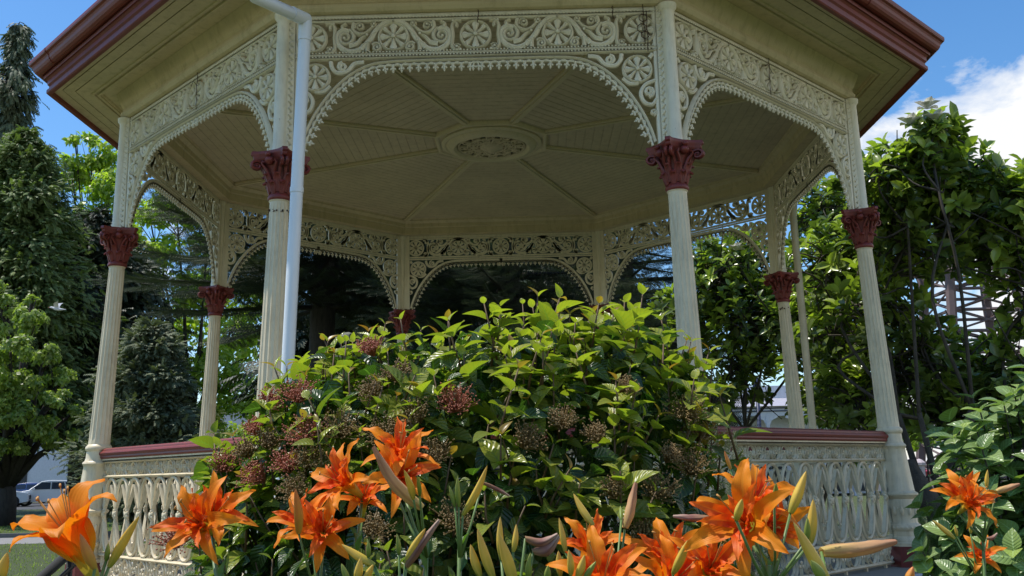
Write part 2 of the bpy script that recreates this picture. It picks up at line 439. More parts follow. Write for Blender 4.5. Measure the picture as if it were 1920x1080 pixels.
# --- columns
def cxs(z):
    K = [(-.6,.13),(-.333,.13),(.635,.064),(2.247,0),(3.6,-.025),(4,-.03)]
    for (a, b), (c, d) in zip(K, K[1:]):
        if z <= c: return b+(d-b)*(z-a)/(c-a)
    return -.03
def column():
    m = MB()
    nf = 16
    def flute(a, r, z):
        e = min(1, max(0, (z-.665)/.03), max(0, (2.195-z)/.03))
        s_ = abs(math.sin(a*nf/2)); return r*(1-.085*e*(1-(1-s_)**2.2) + .0)
    pf = [(.088,.635),(.088,.662),(.0865,.70)]
    for i in range(1, 12): pf.append((.0865+(.0655-.0865)*i/12, .70+(2.16-.70)*i/12))
    pf += [(.0655,2.165),(.0655,2.19),(.0655,2.20),(.072,2.206),(.074,2.216),(.070,2.226),(.0655,2.23)]
    m.lathe(pf, 96, cx=cxs, rfun=flute)
    sh = m.build('column', M['white'], None, True, angle=40)
    # pedestal
    q = MB()
    def octo(a, r, z):
        e = 1 if z < .47 and z > .11 else 0
        return r*(1+.055*e*(math.cos(8*a)*.5)) 
    q.lathe([(.128,-.300),(.128,-.275),(.118,-.262),(.112,-.255),(.112,-.215),(.124,-.205),(.130,-.185),(.124,-.165),(.110,-.155),(.104,-.14),(.110,-.09),(.116,-.03),(.118,.02),(.112,.045),(.120,.052),(.126,.062),(.145,.078),(.145,.092),(.126,.105),(.118,.115),(.110,.25),(.102,.40),(.099,.455),(.108,.470),(.116,.482),(.112,.496),(.100,.505),(.094,.53),(.094,.585),(.103,.595),(.108,.610),(.106,.625),(.094,.640),(.088,.645)], 48, cx=cxs, rfun=octo)
    for i in range(22):
        a = 2*PI*i/22; q.ball((cxs(-.18)+.122*math.cos(a), .122*math.sin(a), -.185), .015, 6, 4)
    for i in range(12):
        a = 2*PI*i/12; q.ball((cxs(-.05)+.113*math.cos(a), .113*math.sin(a), -.05), .022, 6, 5, (.7,.7,1.8))
        q.ball((cxs(-.05)+.113*math.cos(a+.26), .113*math.sin(a+.26), -.03), .010, 6, 4)
    q.oct([(0,-.335),(.150,-.335),(.152,-.31),(.140,-.298),(0,-.298)], closed=False, n=8)
    ob = q.build('pedestal', M['white'], sh, True, angle=38)
    v = ob.data.vertices
    for i in range(len(v)-40, len(v)): v[i].co.x += cxs(-.32)
    q = MB(); q.oct([(0.01,-.50),(.158,-.50),(.152,-.336),(0.01,-.336)], closed=False)
    for i in range(len(q.v)): q.v[i] = (q.v[i][0]+cxs(-.42), q.v[i][1], q.v[i][2])
    q.build('plinth', M['maroon'], sh)
    # corinthian capital
    q = MB()
    q.lathe([(.066,2.205),(.076,2.212),(.082,2.224),(.080,2.240),(.070,2.250),(.066,2.262),(.068,2.33),(.074,2.40),(.086,2.46),(.098,2.49),(.05,2.50)], 32, cx=cxs)
    cz = cxs(2.4)
    # abacus, concave sides
    rings = []
    for (sc_, z_) in ((.86,2.490),(.90,2.498),(.93,2.505),(.93,2.517),(1.0,2.528),(1.0,2.545),(.97,2.552)):
        rg = []
        for k in range(4):
            for t in range(9):
                tt = (t-4)/4.5
                a = R_(90*k)
                d = .120 - .030*(1-tt*tt) ; s_ = tt*.118
                if abs(t-4) == 4: d = .119; s_ = .100*(1 if tt > 0 else -1)
                d *= sc_; s_ *= sc_
                rg.append((cz+d*math.cos(a)-s_*math.sin(a), d*math.sin(a)+s_*math.cos(a), z_))
        rings.append(rg)
    n = 36; vs = [p for r in rings for p in r]
    fs = [(i*n+k, i*n+(k+1)%n, (i+1)*n+(k+1)%n, (i+1)*n+k) for i in range(len(rings)-1) for k in range(n)]
    fs += [tuple(range(n))[::-1], tuple((len(rings)-1)*n+k for k in range(n))]
    q.add(vs, fs)
    # corner volutes (scroll discs) with stems
    for k in range(4):
        a = R_(45+90*k); ca, sa = math.cos(a), math.sin(a)
        for side in (-1, 1):
            pts = []
            for i in range(15):
                t = i/14; an = PI*.9 - 2*PI*1.35*t; r_ = .036*(1-t*.80)
                rr = .128 + r_*math.cos(an); zz = 2.452 + r_*math.sin(an)
                pts.append((cz+rr*ca-side*.013*sa, rr*sa+side*.013*ca, zz))
            st = [(cz+.076*ca-side*.02*sa, .076*sa+side*.02*ca, 2.36), (cz+.088*ca-side*.016*sa, .088*sa+side*.016*ca, 2.42)]
            q.tube(st+pts, [.008,.010]+[.011-.004*i/14 for i in range(15)], 6)
        q.ball((cz+.128*ca, .128*sa, 2.452), .017, 8, 5)
    # face boss mid side and leaves
    for k in range(4):
        a = R_(90*k); ca, sa = math.cos(a), math.sin(a)
        q.ball((cz+.095*ca, .095*sa, 2.475), .026, 8, 6, (1,1,1.15)); q.ball((cz+.107*ca, .107*sa, 2.515), .018, 8, 5)
        for s_ in (-1,1):
            q.tube([(cz+.078*ca-s_*.012*sa, .078*sa+s_*.012*ca, 2.36),(cz+.09*ca-s_*.03*sa, .09*sa+s_*.03*ca, 2.42),(cz+.10*ca-s_*.048*sa, .10*sa+s_*.048*ca, 2.455),(cz+.10*ca-s_*.040*sa,.10*sa+s_*.040*ca,2.474),(cz+.10*ca-s_*.03*sa,.10*sa+s_*.03*ca,2.462)], [.007,.009,.008,.007,.005], 6)
    for row, (z0, z1, ww, off_) in enumerate(((2.250,2.345,.036,0),(2.265,2.405,.034,22.5))):
        for k in range(8):
            a = R_(45*k+off_); ca, sa = math.cos(a), math.sin(a)
            for sl in (-.55,0,.55):
                pts = []; rad = []
                for i in range(7):
                    t = i/6; rr = .069+.008*t+.03*max(0,t-.6)**1.2*3; zz = z0+(z1-z0)*min(1, t*1.08)-(.03*max(0,t-.82)*5*.9)
                    lat = sl*ww*.75*math.sin(PI*min(1,t*.85+.1))
                    pts.append((cz+rr*ca-lat*sa, rr*sa+lat*ca, zz)); rad.append(.0095*(.6+.8*math.sin(PI*(t*.8+.12))))
                q.tube(pts, rad, 6)
    q.v = [((x-cz)*(1+.30*max(0,min(1,(z_-2.26)/.22)))+cz, y*(1+.30*max(0,min(1,(z_-2.26)/.22))), z_) for (x, y, z_) in q.v]
    q.build('capital', M['maroon'], sh, True, angle=50)
    # upper post
    q = MB()
    q.lathe([(.060,2.552),(.060,2.575),(.056,2.585),(.056,3.55),(.062,3.56),(.064,3.60)], 8, cx=lambda z: cxs(z)-.005)
    q.lathe([(.052,2.552),(.052,2.60),(.048,2.61),(.048,3.54),(.054,3.555),(.066,3.57),(.070,3.60)], 24, cx=lambda z: cxs(z)+.022)
    q.build('post', M['lace'], sh, True, angle=35)
    return sh
col0 = column(); col0.parent = rot; COLS = {}
for k in range(8):
    c = col0 if k == 0 else copy_tree(col0, rot)
    a = 22.5+45*k
    c.location = (3.6*math.cos(R_(a)), 3.6*math.sin(R_(a)), .5); c.rotation_euler = (0,0,R_(a))
    COLS[a] = c
for a in (247.5, 22.5):
    c = COLS[a]; q = MB(); rr = random.Random(int(a))
    for i in range(26):
        an = rr.uniform(0, 2*PI); q.ball((.0655*math.cos(an)+cxs(2.14), .0655*math.sin(an), 2.135+rr.uniform(-.012,.012)), rr.uniform(.004,.011), 5, 4, (.5,1,.8))
    q.build('rust_band', M['rust'], c)

# --- balustrade bay
def balustrade():
    m = MB(); W = 1.345
    ap = 3.62*math.cos(R_(22.5))
    m.ribbon([(-W,.492),(W,.492)], .028, y0=-.02, y2=.03)
    m.ribbon([(-W,.372),(W,.372)], .026, y0=-.015, y2=.024)
    m.ribbon([(-W,-.272),(W,-.272)], .026, y0=-.015, y2=.024)
    m.ribbon([(-W,-.462),(W,-.462)], .030, y0=-.015, y2=.024)
    for i in range(8): m.box((-W+.17+i*.335, 0, -.488), (.022,.022,.03))
    # interlaced tall loops
    n = 11; sp = 2*W/11.6
    for i in range(-1, n+1):
        x0 = (i-(n-1)/2)*sp
        for (hw, hh, w, yy) in ((sp*.52,.30,.023,0),):
            pts = []
            for k in range(40):
                a = 2*PI*k/40; c, s_ = math.cos(a), math.sin(a)
                x = x0+hw*math.copysign(abs(c)**.85, c); z = .05+hh*math.copysign(abs(s_)**.80, s_)
                pts.append((min(W, max(-W, x)), z))
            m.ribbon(pts, w, loop=True, my=yy, y0=-.006, y2=.015)
    for i in range(0, n+1):
        x = (i-n/2)*sp
        if abs(x) > W-.02: continue
        for (dx, dz, r) in ((0,0,.024),(-.02,.012,.014),(.02,.012,.014),(-.02,-.014,.014),(.02,-.014,.014),(0,.03,.012),(0,-.03,.012)):
            m.ball((x+dx, .012, .065+dz), r, 7, 5, (1,.8,1))
        m.ribbon(smooth_pts([(x-sp*.5,.30),(x-sp*.28,.20),(x,.10)],4), .008); m.ribbon(smooth_pts([(x+sp*.5,.30),(x+sp*.28,.20),(x,.10)],4), .008); m.ribbon(smooth_pts([(x-sp*.4,-.22),(x-sp*.2,-.10),(x,.03)],4), .008); m.ribbon(smooth_pts([(x+sp*.4,-.22),(x+sp*.2,-.10),(x,.03)],4), .008)
    # top and bottom bands : running lyres and trefoils
    for (zc_, hh) in ((.432,.052),(-.367,.086)):
        k = 0; step = .112 if hh < .06 else .15; nn = int(2*W/step); step = 2*W/nn
        for i in range(nn):
            x = -W+step*(i+.5); s_ = 1 if i % 2 else -1
            m.ribbon(smooth_pts([(x-step*.56, zc_-s_*hh),(x-step*.34, zc_-s_*hh*.35),(x-step*.36, zc_+s_*hh*.45),(x, zc_+s_*hh*.95),(x+step*.36, zc_+s_*hh*.45),(x+step*.34, zc_-s_*hh*.35),(x+step*.56, zc_-s_*hh)], 4), .0125, y0=-.006, y2=.014)
            r = hh*.24
            for (dx, dz) in ((0,1.05),(-1,-.35),(1,-.35)): m.ball((x+dx*r*.95, .004, zc_-s_*hh*.12+s_*dz*r), r*.68, 8, 5, (1,.6,1))
            m.ribbon([(x, zc_-s_*hh*.95),(x, zc_)], .008)
            m.ribbon(spiral(x-step*.5, zc_+s_*hh*.55, hh*.3, .006, 0, 1.3, 9), .010)
    for s_ in (1,-1): m.ribbon([(s_*W,.5),(s_*W,-.47)], .03, y0=-.02, y2=.02)
    o = m.build('balustrade', M['white'], rot, True, loc=(0,0,.5), angle=35)
    v = o.data; cv = np.empty(len(v.vertices)*3); v.vertices.foreach_get('co', cv); cv = cv.reshape(-1,3)
    cv[:,0] *= -1; cv[:,1] += ap+.012; v.vertices.foreach_set('co', cv.ravel()); v.flip_normals(); v.update()
    q = MB(); L = 1.40; pr_ = [(-.045,.520),(.055,.520),(.062,.532),(.060,.545),(.070,.552),(.074,.566),(.068,.578),(.055,.584),(.052,.598),(.035,.608),(-.03,.608),(-.05,.590)]
    n = len(pr_); q.v = [(-L, ap+a, b) for a, b in pr_]+[(L, ap+a, b) for a, b in pr_]
    q.f = [(i, n+i, n+(i+1)%n, (i+1)%n) for i in range(n)]+[tuple(range(n)), tuple(range(n, 2*n))[::-1]]
    q.build('handrail', M['maroon'], o, False)
    q = MB(); q.box((0, ap, .513), (2*1.355,.095,.013)); q.build('rail_bed', M['white'], o)
    return o
bal = balustrade(); bal.rotation_euler = (0,0,R_(180))
for k in (1,2,3,5,6,7):
    c = copy_tree(bal, rot); c.rotation_euler = (0,0,R_(180+45*k))

# --- downpipes
def pipe(pts, parent_name='downpipe', col='pipe', r=.0415, joints=(.3,)):
    m = MB(); m.tube(pts, r, 20); o = m.build(parent_name, M[col], rot, True, loc=(0,0,.5), angle=60)
    return o
pA = Vector((-1.155,-3.62,3.32)); pB = Vector((-1.235,-3.62,.60))
drop = (pB-pA)/(pB.z-pA.z)
p_bot = pA + drop*(-.5-pA.z); 
el_ = pA+Vector((0,0,.10)); far = atY(478,-6,-4.12)
pp = [p_bot, pA-drop*0]
bend = [el_, el_+(far-el_)*.02+Vector((0,0,.012)), el_+(far-el_)*.05]
dp = pipe([p_bot, pA, el_, el_+(far-el_)*.06, far, far+Vector((-.08,-.08,.12))])
for t, L_ in ((el_-Vector((0,0,.09)), .14),):
    q = MB(); d = (pA-pB).normalized(); q.tube([t-d*L_/2, t+d*L_/2], .046, 20); q.build('pipe_collar', M['pipe'], dp, True, angle=50)
q = MB(); d = (far-el_).normalized(); q.tube([el_+d*.0, el_+d*.16], .046, 20); q.ball(el_, .047, 16, 10); q.build('pipe_elbow', M['pipe'], dp, True, angle=50)
for zz in (2.2, .9, -.2):
    p_ = pA+drop*(zz-pA.z); q = MB(); dd_ = drop.normalized(); q.tube([p_-dd_*.018, p_+dd_*.018], .0455, 18); q.box((p_.x-.03, p_.y+.10, p_.z), (.03,.16,.022)); q.build('pipe_clip', M['pipe'], dp)
e0 = atY(1487,405,2.05); e1 = atY(1524,803,2.05); dd = (e1-e0)
e_b = e0+dd*((-.5-e0.z)/dd.z)
dp2 = pipe([e_b, e0, e0+Vector((.02,0,.16)), atY(1478,372,2.05)+Vector((.1,0,.1)), Vector((3.85,1.75,3.80))], col='white', r=.045)

# --- rusty wires on the lace
def wire(pts, r=.005):
    m = MB(); m.tube(pts, r, 5); m.build('rust_wire', M['rust'], rot, True, loc=(0,0,.5))
Yf = -AP_T-.03
rr = random.Random(3)
for x, z0, z1 in ((1.205,3.62,3.30),(1.225,3.55,3.24),(.985,3.60,3.50),(.02,3.60,3.50)):
    n = 9; wire([(x+rr.uniform(-.006,.006), Yf-rr.uniform(0,.012), z0+(z1-z0)*i/(n-1)) for i in range(n)], .0032)
for xc, zc_, r_ in ((1.2,3.50,.03),(1.19,3.42,.035),(1.21,3.37,.03)):
    wire([(xc+r_*math.cos(t*.9), Yf-.01, zc_+r_*math.sin(t*.9)) for t in range(8)], .003)
for ang, x in ((225,.04),(315,-.02)):
    a = R_(ang); nx, ny = math.cos(a), math.sin(a); tx, ty = -ny, nx
    def L3(u, v, z): return (nx*(AP_T+v)+tx*u, ny*(AP_T+v)+ty*u, z)
    wire([L3(x+rr.uniform(-.008,.008), .024, 3.60-i*.040) for i in range(9)], .0028)
    wire([L3(x-.08+.02*i, .035, 3.50+.03*math.sin(i*.8)) for i in range(7)], .0022)

# ------------------------------------------------------------------ leaf clouds (numpy)
def tmpl(nu, nv, prof, curl=.15, fold=.12, tip=0.0):
    V = []; U = []; F = []
    for i in range(nu):
        u = i/(nu-1)
        for j in range(nv):
            v = -1+2*j/(nv-1); w = prof(u)
            V.append((u, v*w, fold*abs(v)*w*2 - curl*u*u*2*.5 + tip*0)); U.append((u, v))
    for i in range(nu-1):
        for j in range(nv-1):
            F.append((i*nv+j, (i+1)*nv+j, (i+1)*nv+j+1, i*nv+j+1))
    return np.array(V), np.array(F), np.array(U)
def ovate(u): return max(.0, math.sin(PI*min(1, u**.72)))**.85*.5+.004
def oblong(u): return max(.0, math.sin(PI*min(1, u**1.15)))**.7*.5+.004
def lance(u): return max(.0, math.sin(PI*u))*.5+.003
T_LEAF = tmpl(7, 5, ovate, .42, .12)
T_MAG = tmpl(5, 3, oblong, .22, .16)
T_SIMPLE = tmpl(3, 3, lance, .2, .15)
_d = np.array([(0,0,0),(.5,.5,.06),(1,0,-.12),(.5,-.5,.06)])
T_QUAD = (_d, np.array([(0,1,2,3)]), np.array([(0,0),(.5,1),(1,0),(.5,-1)]))
def frond(n=5, w=.09):
    V = []; F = []; U = []
    def dia(a, b, ww, h=0):
        k = len(V); a = np.array(a, float); b = np.array(b, float); d = b-a; nn = np.array([-d[1], d[0], 0]); nn /= (np.linalg.norm(nn)+1e-9)
        m_ = a+d*.45
        for p_ in (a, m_+nn*ww, b, m_-nn*ww): V.append(tuple(p_)); U.append((p_[0], 0))
        F.append((k, k+1, k+2, k+3))
    dia((0,0,0), (1,0,-.15), w)
    for i in range(n):
        u = .12+.75*i/(n-1); L = .42*(1-u*.6)
        for s_ in (-1,1): dia((u,0,-.1*u*u), (u+L*.75, s_*L*.8, -.12-.2*u*u), w*.8)
    return np.array(V), np.array(F), np.array(U)
T_FROND = frond()
def brush(n=7):
    V = []; F = []; U = []
    for i in range(n):
        u = i/n
        for k, (sy, sz) in enumerate(((1,.25),(-1,.25),(.35,.9),(-.35,-.8),(.8,-.7))):
            b = len(V); L = .26
            V += [(u-.02, 0, 0), (u+L*.6, sy*L*.55-.012, sz*L*.55), (u+L*.75, sy*L*.75, sz*L*.7), (u+.03, 0, 0)]
            U += [(u,0)]*4; F.append((b, b+1, b+2, b+3))
    return np.array(V), np.array(F), np.array(U)
T_BRUSH = brush()

def norm(a): return a/(np.linalg.norm(a, axis=-1, keepdims=True)+1e-9)
def cloud(name, T, C, D, N, L, Wd, mat, parent, var=None, yg=None, uv=False, smooth=True, kind=None):
    C = np.asarray(C, float); n = len(C)
    D = norm(np.asarray(D, float)); N = np.asarray(N, float); N = norm(N-D*(N*D).sum(1, keepdims=True)); S = np.cross(D, N)
    L = np.broadcast_to(np.asarray(L, float), (n,)); Wd = np.broadcast_to(np.asarray(Wd, float), (n,))
    V, F, U = T; nv = len(V); nf, fk = F.shape
    pts = (C[:,None,:] + D[:,None,:]*(V[None,:,0:1]*L[:,None,None]) + S[:,None,:]*(V[None,:,1:2]*Wd[:,None,None]) + N[:,None,:]*(V[None,:,2:3]*L[:,None,None])).reshape(-1,3)
    idx = (F[None]+np.arange(n)[:,None,None]*nv).reshape(-1)
    me = bpy.data.meshes.new(name)
    me.vertices.add(len(pts)); me.vertices.foreach_set('co', pts.astype(np.float32).ravel())
    me.loops.add(len(idx)); me.loops.foreach_set('vertex_index', idx.astype(np.int32))
    me.polygons.add(n*nf); me.polygons.foreach_set('loop_start', (np.arange(n*nf)*fk).astype(np.int32))
    try: me.polygons.foreach_set('loop_total', np.full(n*nf, fk, np.int32))
    except Exception: pass
    if smooth: me.polygons.foreach_set('use_smooth', np.ones(n*nf, bool))
    me.update(calc_edges=True)
    if var is None: var = rng.random(n)
    def attr(nm, arr):
        a = me.attributes.new(nm, 'FLOAT', 'POINT'); a.data.foreach_set('value', arr.astype(np.float32))
    attr('var', np.repeat(np.clip(var, 0, 1), nv))
    if yg is not None: attr('yg', np.repeat(np.clip(yg, 0, 1), nv))
    if uv: attr('uu', np.tile(U[:,0], n)); attr('vv', np.tile(U[:,1], n))
    o = link(name, me, mat, parent)
    return o
def rsph(n):
    return norm(rng.normal(size=(n,3)))
def local(parent, pts):
    return np.asarray(pts, float)-np.array(parent.location)

# ------------------------------------------------------------------ trees
M['bark_dark'] = bark('dark bark', (.045,.038,.030))
M['bark_grey'] = bark('grey bark', (.085,.072,.055))
M['lf_bright'] = leafmat('bright leaves', (.13,.19,.03), (.38,.45,.12), trans=.42)
M['lf_yellow'] = leafmat('yellow green leaves', (.16,.25,.03), (.38,.46,.07), trans=.5)
M['lf_mid'] = leafmat('mid green leaves', (.05,.095,.025), (.11,.19,.05), trans=.3)
M['lf_dark'] = leafmat('dark leaves', (.012,.028,.012), (.028,.055,.02), trans=.2)
M['cn_blue'] = leafmat('blue conifer', (.045,.065,.035), (.14,.17,.08), trans=.15, rough=.6)
M['cn_green'] = leafmat('green conifer', (.05,.085,.025), (.20,.26,.08), trans=.25, rough=.6)
M['cn_grey'] = leafmat('grey conifer', (.085,.105,.055), (.20,.225,.12), trans=.15, rough=.7)
M['cn_dark'] = leafmat('dark conifer', (.014,.024,.012), (.045,.065,.03), trans=.1, rough=.6)
M['arau'] = leafmat('plumed conifer needles', (.012,.022,.009), (.065,.090,.032), trans=.15, rough=.55)
M['mag'] = leafmat('magnolia leaves', (.050,.085,.024), (.18,.235,.06), (.40,.50,.08), rough=.26, trans=.26, tcol=(1.7,2.0,.6), spec=.65)
M['hyd'] = leafmat('hydrangea leaves', (.10,.17,.05), (.22,.30,.12), (.36,.46,.09), rough=.27, trans=.25, vein=True, spec=.5)

def broad(name, base, trunk_h, clumps, leaf, per, mat, label, cat='tree', group=None, tr=.25, bk='bark_dark', T=None, jitter=1.0, wl=.55):
    """clumps: list of (x,y,z,r) world; leaves on shells of many small clumps"""
    root = empty(name, base, label, cat, group); b = Vector(base)
    m = MB(); fork = Vector((0,0,trunk_h))
    m.tube([(0,0,-.1),(tr*.2,0,trunk_h*.5),fork], [tr*1.25,tr,tr*.85], 10)
    C = []; D = []; N = []; var = []
    for (x, y, z, r) in clumps:
        p = Vector((x,y,z))-b
        mid = fork.lerp(p, .5)+Vector((random.uniform(-.1,.1)*r*3, 0, r*.25))
        m.tube([fork-Vector((0,0,tr)), mid, p], [tr*.6, tr*.32, tr*.12], 7)
        for k in range(4):
            d = Vector(rsph(1)[0])*r*.8; m.tube([mid.lerp(p,.7), p+d], [tr*.12, tr*.04], 5)
        n = int(per*r*r); q = rsph(n); q[:,2] = q[:,2]*.8
        # sub-clumps
        ns = max(5, int(14*r)); sub = rsph(ns)*r*.72*rng.uniform(.55,1.05,(ns,1)); sub[:,2] *= .8
        si = rng.integers(0, ns, n); sr = r*.29
        pos = np.array(p)+sub[si]+q*sr*rng.uniform(.55,1.15,(n,1))*jitter
        out = norm(q*.6+norm(sub[si])*.3+np.array((0,0,.45))+rng.normal(size=(n,3))*.35)
        tang = norm(np.cross(out, rng.normal(size=(n,3)))+np.array((0,0,-.35)))
        C.append(pos); D.append(tang); N.append(out); sv = rng.random(ns)*.5
        var.append(sv[si]+rng.random(n)*.5)
    C = np.concatenate(C); n = len(C); L = leaf*rng.uniform(.6,1.25,n)
    m.build('trunk', M[bk], root, True)
    cloud('crown', T or T_QUAD, C, np.concatenate(D), np.concatenate(N), L, L*wl, M[mat], root, np.concatenate(var), yg=rng.random(n)*.3)
    return root
def px_clump(lst, dist):      # (px, py, rpx, depth offset)
    out = []
    for (a, b, rp, dz) in lst:
        p = atD(a, b, dist+dz); out.append((p.x, p.y, p.z, rp/CF*dist))
    return out
def ground_at(px, dist):
    p = atD(px, 900, dist); return (p.x, p.y, GZ)

def conifer(name, base, h, rad, mat, label, n_br=110, per=60, spray=.5, z0=.5, droop=.6, profile=None, T=None, up=0.0, wl=1.0, group=None, tr=.3, lean=0):
    root = empty(name, base, label, 'tree', group)
    m = MB(); m.tube([(0,0,-.1),(lean*.5,0,h*.5),(lean,0,h*.98)], [tr, tr*.6, tr*.05], 9)
    C = []; D = []; N = []; var = []
    for i in range(n_br):
        t = (i+random.random())/n_br; z = z0+(h-z0)*t
        rr = (profile(t) if profile else (1-t)**.8)*rad*random.choice((random.uniform(.5,.85),random.uniform(.85,1.2)))+.12
        a = i*2.399+random.uniform(-.4,.4); ca, sa = math.cos(a), math.sin(a)
        tip = np.array((ca*rr+lean*t, sa*rr, z+up*rr-droop*rr*.35)); st = np.array((lean*t,0,z))
        m.tube([tuple(st), tuple(st*.5+tip*.5+np.array((0,0,.08*rr))), tuple(tip)], [tr*.16*(1-t)+.015, .03, .008], 5)
        n = int(per*(.35+rr/rad)); s_ = rng.random(n)**.55
        pos = st[None]+(tip-st)[None]*s_[:,None]; pos[:,2] += .12*rr*np.sin(PI*s_)
        w = rr*.24*(1.1-s_*.5); off = rng.normal(size=(n,3))*w[:,None]*.55; pos += off
        pos[:,2] -= np.abs(rng.normal(size=n))*droop*.3*spray
        d = np.array((ca,sa,0))[None]*.8+off*1.0/(w[:,None]+.01)*.5+np.array((0,0,-droop))[None]+rng.normal(size=(n,3))*.3
        nn = np.array((ca*.4,sa*.4,.9))[None]+rng.normal(size=(n,3))*.35
        C.append(pos); D.append(d); N.append(nn); var.append(np.clip(.15+.5*s_*random.random()+rng.random(n)*.4, 0, 1))
    m.build('trunk', M['bark_dark'], root, True)
    C = np.concatenate(C); n = len(C); L = spray*rng.uniform(.6,1.3,n)
    cloud('crown', T or T_FROND, C, np.concatenate(D), np.concatenate(N), L, L*wl, M[mat], root, np.concatenate(var), smooth=False)
    return root

def top_z(px, py, dist): return atY(px, py, CP.y+dist).z-GZ
def under(px, py, dist):
    p = atY(px, py, CP.y+dist); return (p.x, p.y, GZ)

# left side, far to near
conifer('weeping_conifer', under(34, 45, 50), top_z(38,38,50), 6.2, 'cn_blue', 'tallest thin dark conifer with weeping boughs against the blue sky', n_br=230, per=85, spray=.55, z0=6, droop=1.1, profile=lambda t: (1-t)**.95*(.7+.3*math.sin(t*40))+.04, wl=.6, lean=.1)
conifer('cypress_tree', under(50, 245, 38), top_z(45,245,38), 3.4, 'cn_green', 'dense mid green cypress below the weeping conifer at left', n_br=300, per=120, spray=.36, z0=3.4, droop=.25, profile=lambda t: (1-t**1.6)**.7, wl=.8)
conifer('dark_conifer', under(175, 400, 42), top_z(185,395,42), 4.0, 'cn_dark', 'very dark conifer with bare lower trunk behind the left columns', n_br=240, per=110, spray=.5, z0=4.0, droop=.4, profile=lambda t: (1-t**1.7)**.6, wl=.8, tr=.42)
conifer('feathery_conifer', under(285, 620, 27), top_z(278,610,27), 2.0, 'cn_grey', 'low grey green feathery conifer behind the left balustrade', n_br=230, per=120, spray=.26, z0=.4, droop=.1, profile=lambda t: (1-t)**.55*(.8+.2*math.sin(t*31)), wl=.7, up=.25)
broad('leafy_tree', ground_at(195, 62), 3, px_clump([(185,290,48,0),(150,330,42,1),(215,350,60,-1),(175,420,70,0),(230,440,60,2),(160,520,70,0),(240,540,80,0),(140,260,16,0),(168,262,18,0),(130,300,20,0)], 62), .42, 260, 'lf_yellow', 'sunlit yellow green tree showing between left conifer and eaves')
broad('leafy_tree', ground_at(350, 46), 3, px_clump([(330,380,60,0),(280,400,50,1),(390,430,70,-1),(300,470,60,0),(380,540,80,0),(440,620,80,2),(400,690,80,0),(450,740,70,0),(340,610,60,2),(470,560,60,3),(385,790,60,0)], 46), .34, 260, 'lf_yellow', 'yellow green tree seen through the left arch of the bandstand')
broad('leafy_tree', ground_at(560, 52), 3, px_clump([(470,640,45,0),(560,690,55,1),(610,640,60,-1),(500,760,60,0),(600,770,70,0),(450,830,60,0),(530,600,35,0)], 52), .34, 240, 'lf_bright', 'bright leafed tree behind the downpipe with blue sky gaps')
broad('spreading_tree', ground_at(12, 34), 1.6, px_clump([(15,570,34,0),(60,600,38,-1),(-30,620,60,0),(20,660,46,-2),(85,665,34,0),(115,705,30,0),(50,715,42,-1),(-20,730,60,-2),(100,750,36,-1),(135,775,26,0),(15,775,44,-2),(75,800,42,-1),(140,815,16,0),(-80,760,100,0),(30,835,34,-1),(105,835,24,0),(-30,540,40,0),(-30,840,40,-2),(60,560,18,1)], 34), .17, 1500, 'lf_bright', 'low spreading sunlit tree with black limbs above the parked cars', tr=.34, wl=.6)
for (px, d, h, w) in ((-70,56,9,4),(1190,60,10,5),(820,48,9,5)): pass

# dark trees behind the rotunda
def plume_conifer(base, h, label, levels, reach, a_bias=None, seed=0):
    rd = random.Random(seed); root = empty('plumed_conifer', base, label, 'tree', 'dark plumed conifers behind the bandstand')
    m = MB(); m.tube([(0,0,-.1),(0,0,h*.5),(.1,0,h)], [.34,.24,.04], 10)
    C = []; D = []; N = []; L = []; var = []
    for z in levels:
        nb = rd.randint(6,8); a0 = rd.uniform(0,6.28)
        for k in range(nb):
            a = a0+2*PI*k/nb+rd.uniform(-.2,.2); rr = reach(z)*rd.uniform(.75,1.1); ca, sa = math.cos(a), math.sin(a)
            dz = rd.uniform(-.05,.12)
            def bp(s): return np.array((ca*rr*s, sa*rr*s, z+dz*rr*s-.10*rr*s*s+.16*rr*max(0,s-.6)**2*2))
            m.tube([tuple(bp(s)) for s in (0,.3,.6,.85,1)], [.06,.045,.03,.018,.008], 5)
            nb2 = int(rr*19)
            for j in range(nb2):
                s = .12+.88*(j/nb2)**.85; p = bp(s); side = 1 if j % 2 else -1
                ll = (.55+.5*(1-s))*rd.uniform(.7,1.15)*min(1.2, rr/2.6)
                dv = np.array((ca*.75-side*sa*.75, sa*.75+side*ca*.75, rd.uniform(-.35,.12)))
                dv /= np.linalg.norm(dv); nseg = 3
                for q in range(nseg):
                    pp = p+dv*ll*q/nseg+np.array((0,0,-.05*q+.06*q*q*.5)); C.append(pp)
                    D.append(dv+np.array((0,0,.18*q-.2))); N.append((rd.uniform(-.3,.3),rd.uniform(-.3,.3),1)); L.append(ll/nseg*1.25); var.append(rd.random()*.6+.4*s*rd.random())
            for q in range(5):
                C.append(bp(.8+.05*q)); D.append((ca,sa,.1)); N.append((0,0,1)); L.append(.4); var.append(rd.random())
    m.build('trunk', M['bark_dark'], root, True)
    L = np.array(L)
    cloud('crown', T_BRUSH, C, D, N, L, L*1.0, M['arau'], root, np.array(var), smooth=False)
    return root
b1 = ground_at(600, 19.5); b2 = ground_at(960, 17.5); b3 = ground_at(1190, 24)
plume_conifer(b1, 11, 'dark plumed conifer spreading behind the left half of the bandstand', [4.9+.42*i for i in range(12)], lambda z: 5.4-.28*z, seed=1)
plume_conifer(b2, 9, 'dark plumed conifer right behind the shrub and rear arch', [2.4+.38*i for i in range(12)], lambda z: 3.4-.2*z, seed=2)
plume_conifer(b3, 10.5, 'dark plumed conifer left of the magnolias, under the right rear arch', [1.6+.42*i for i in range(19)], lambda z: 4.0-.27*z, seed=5)
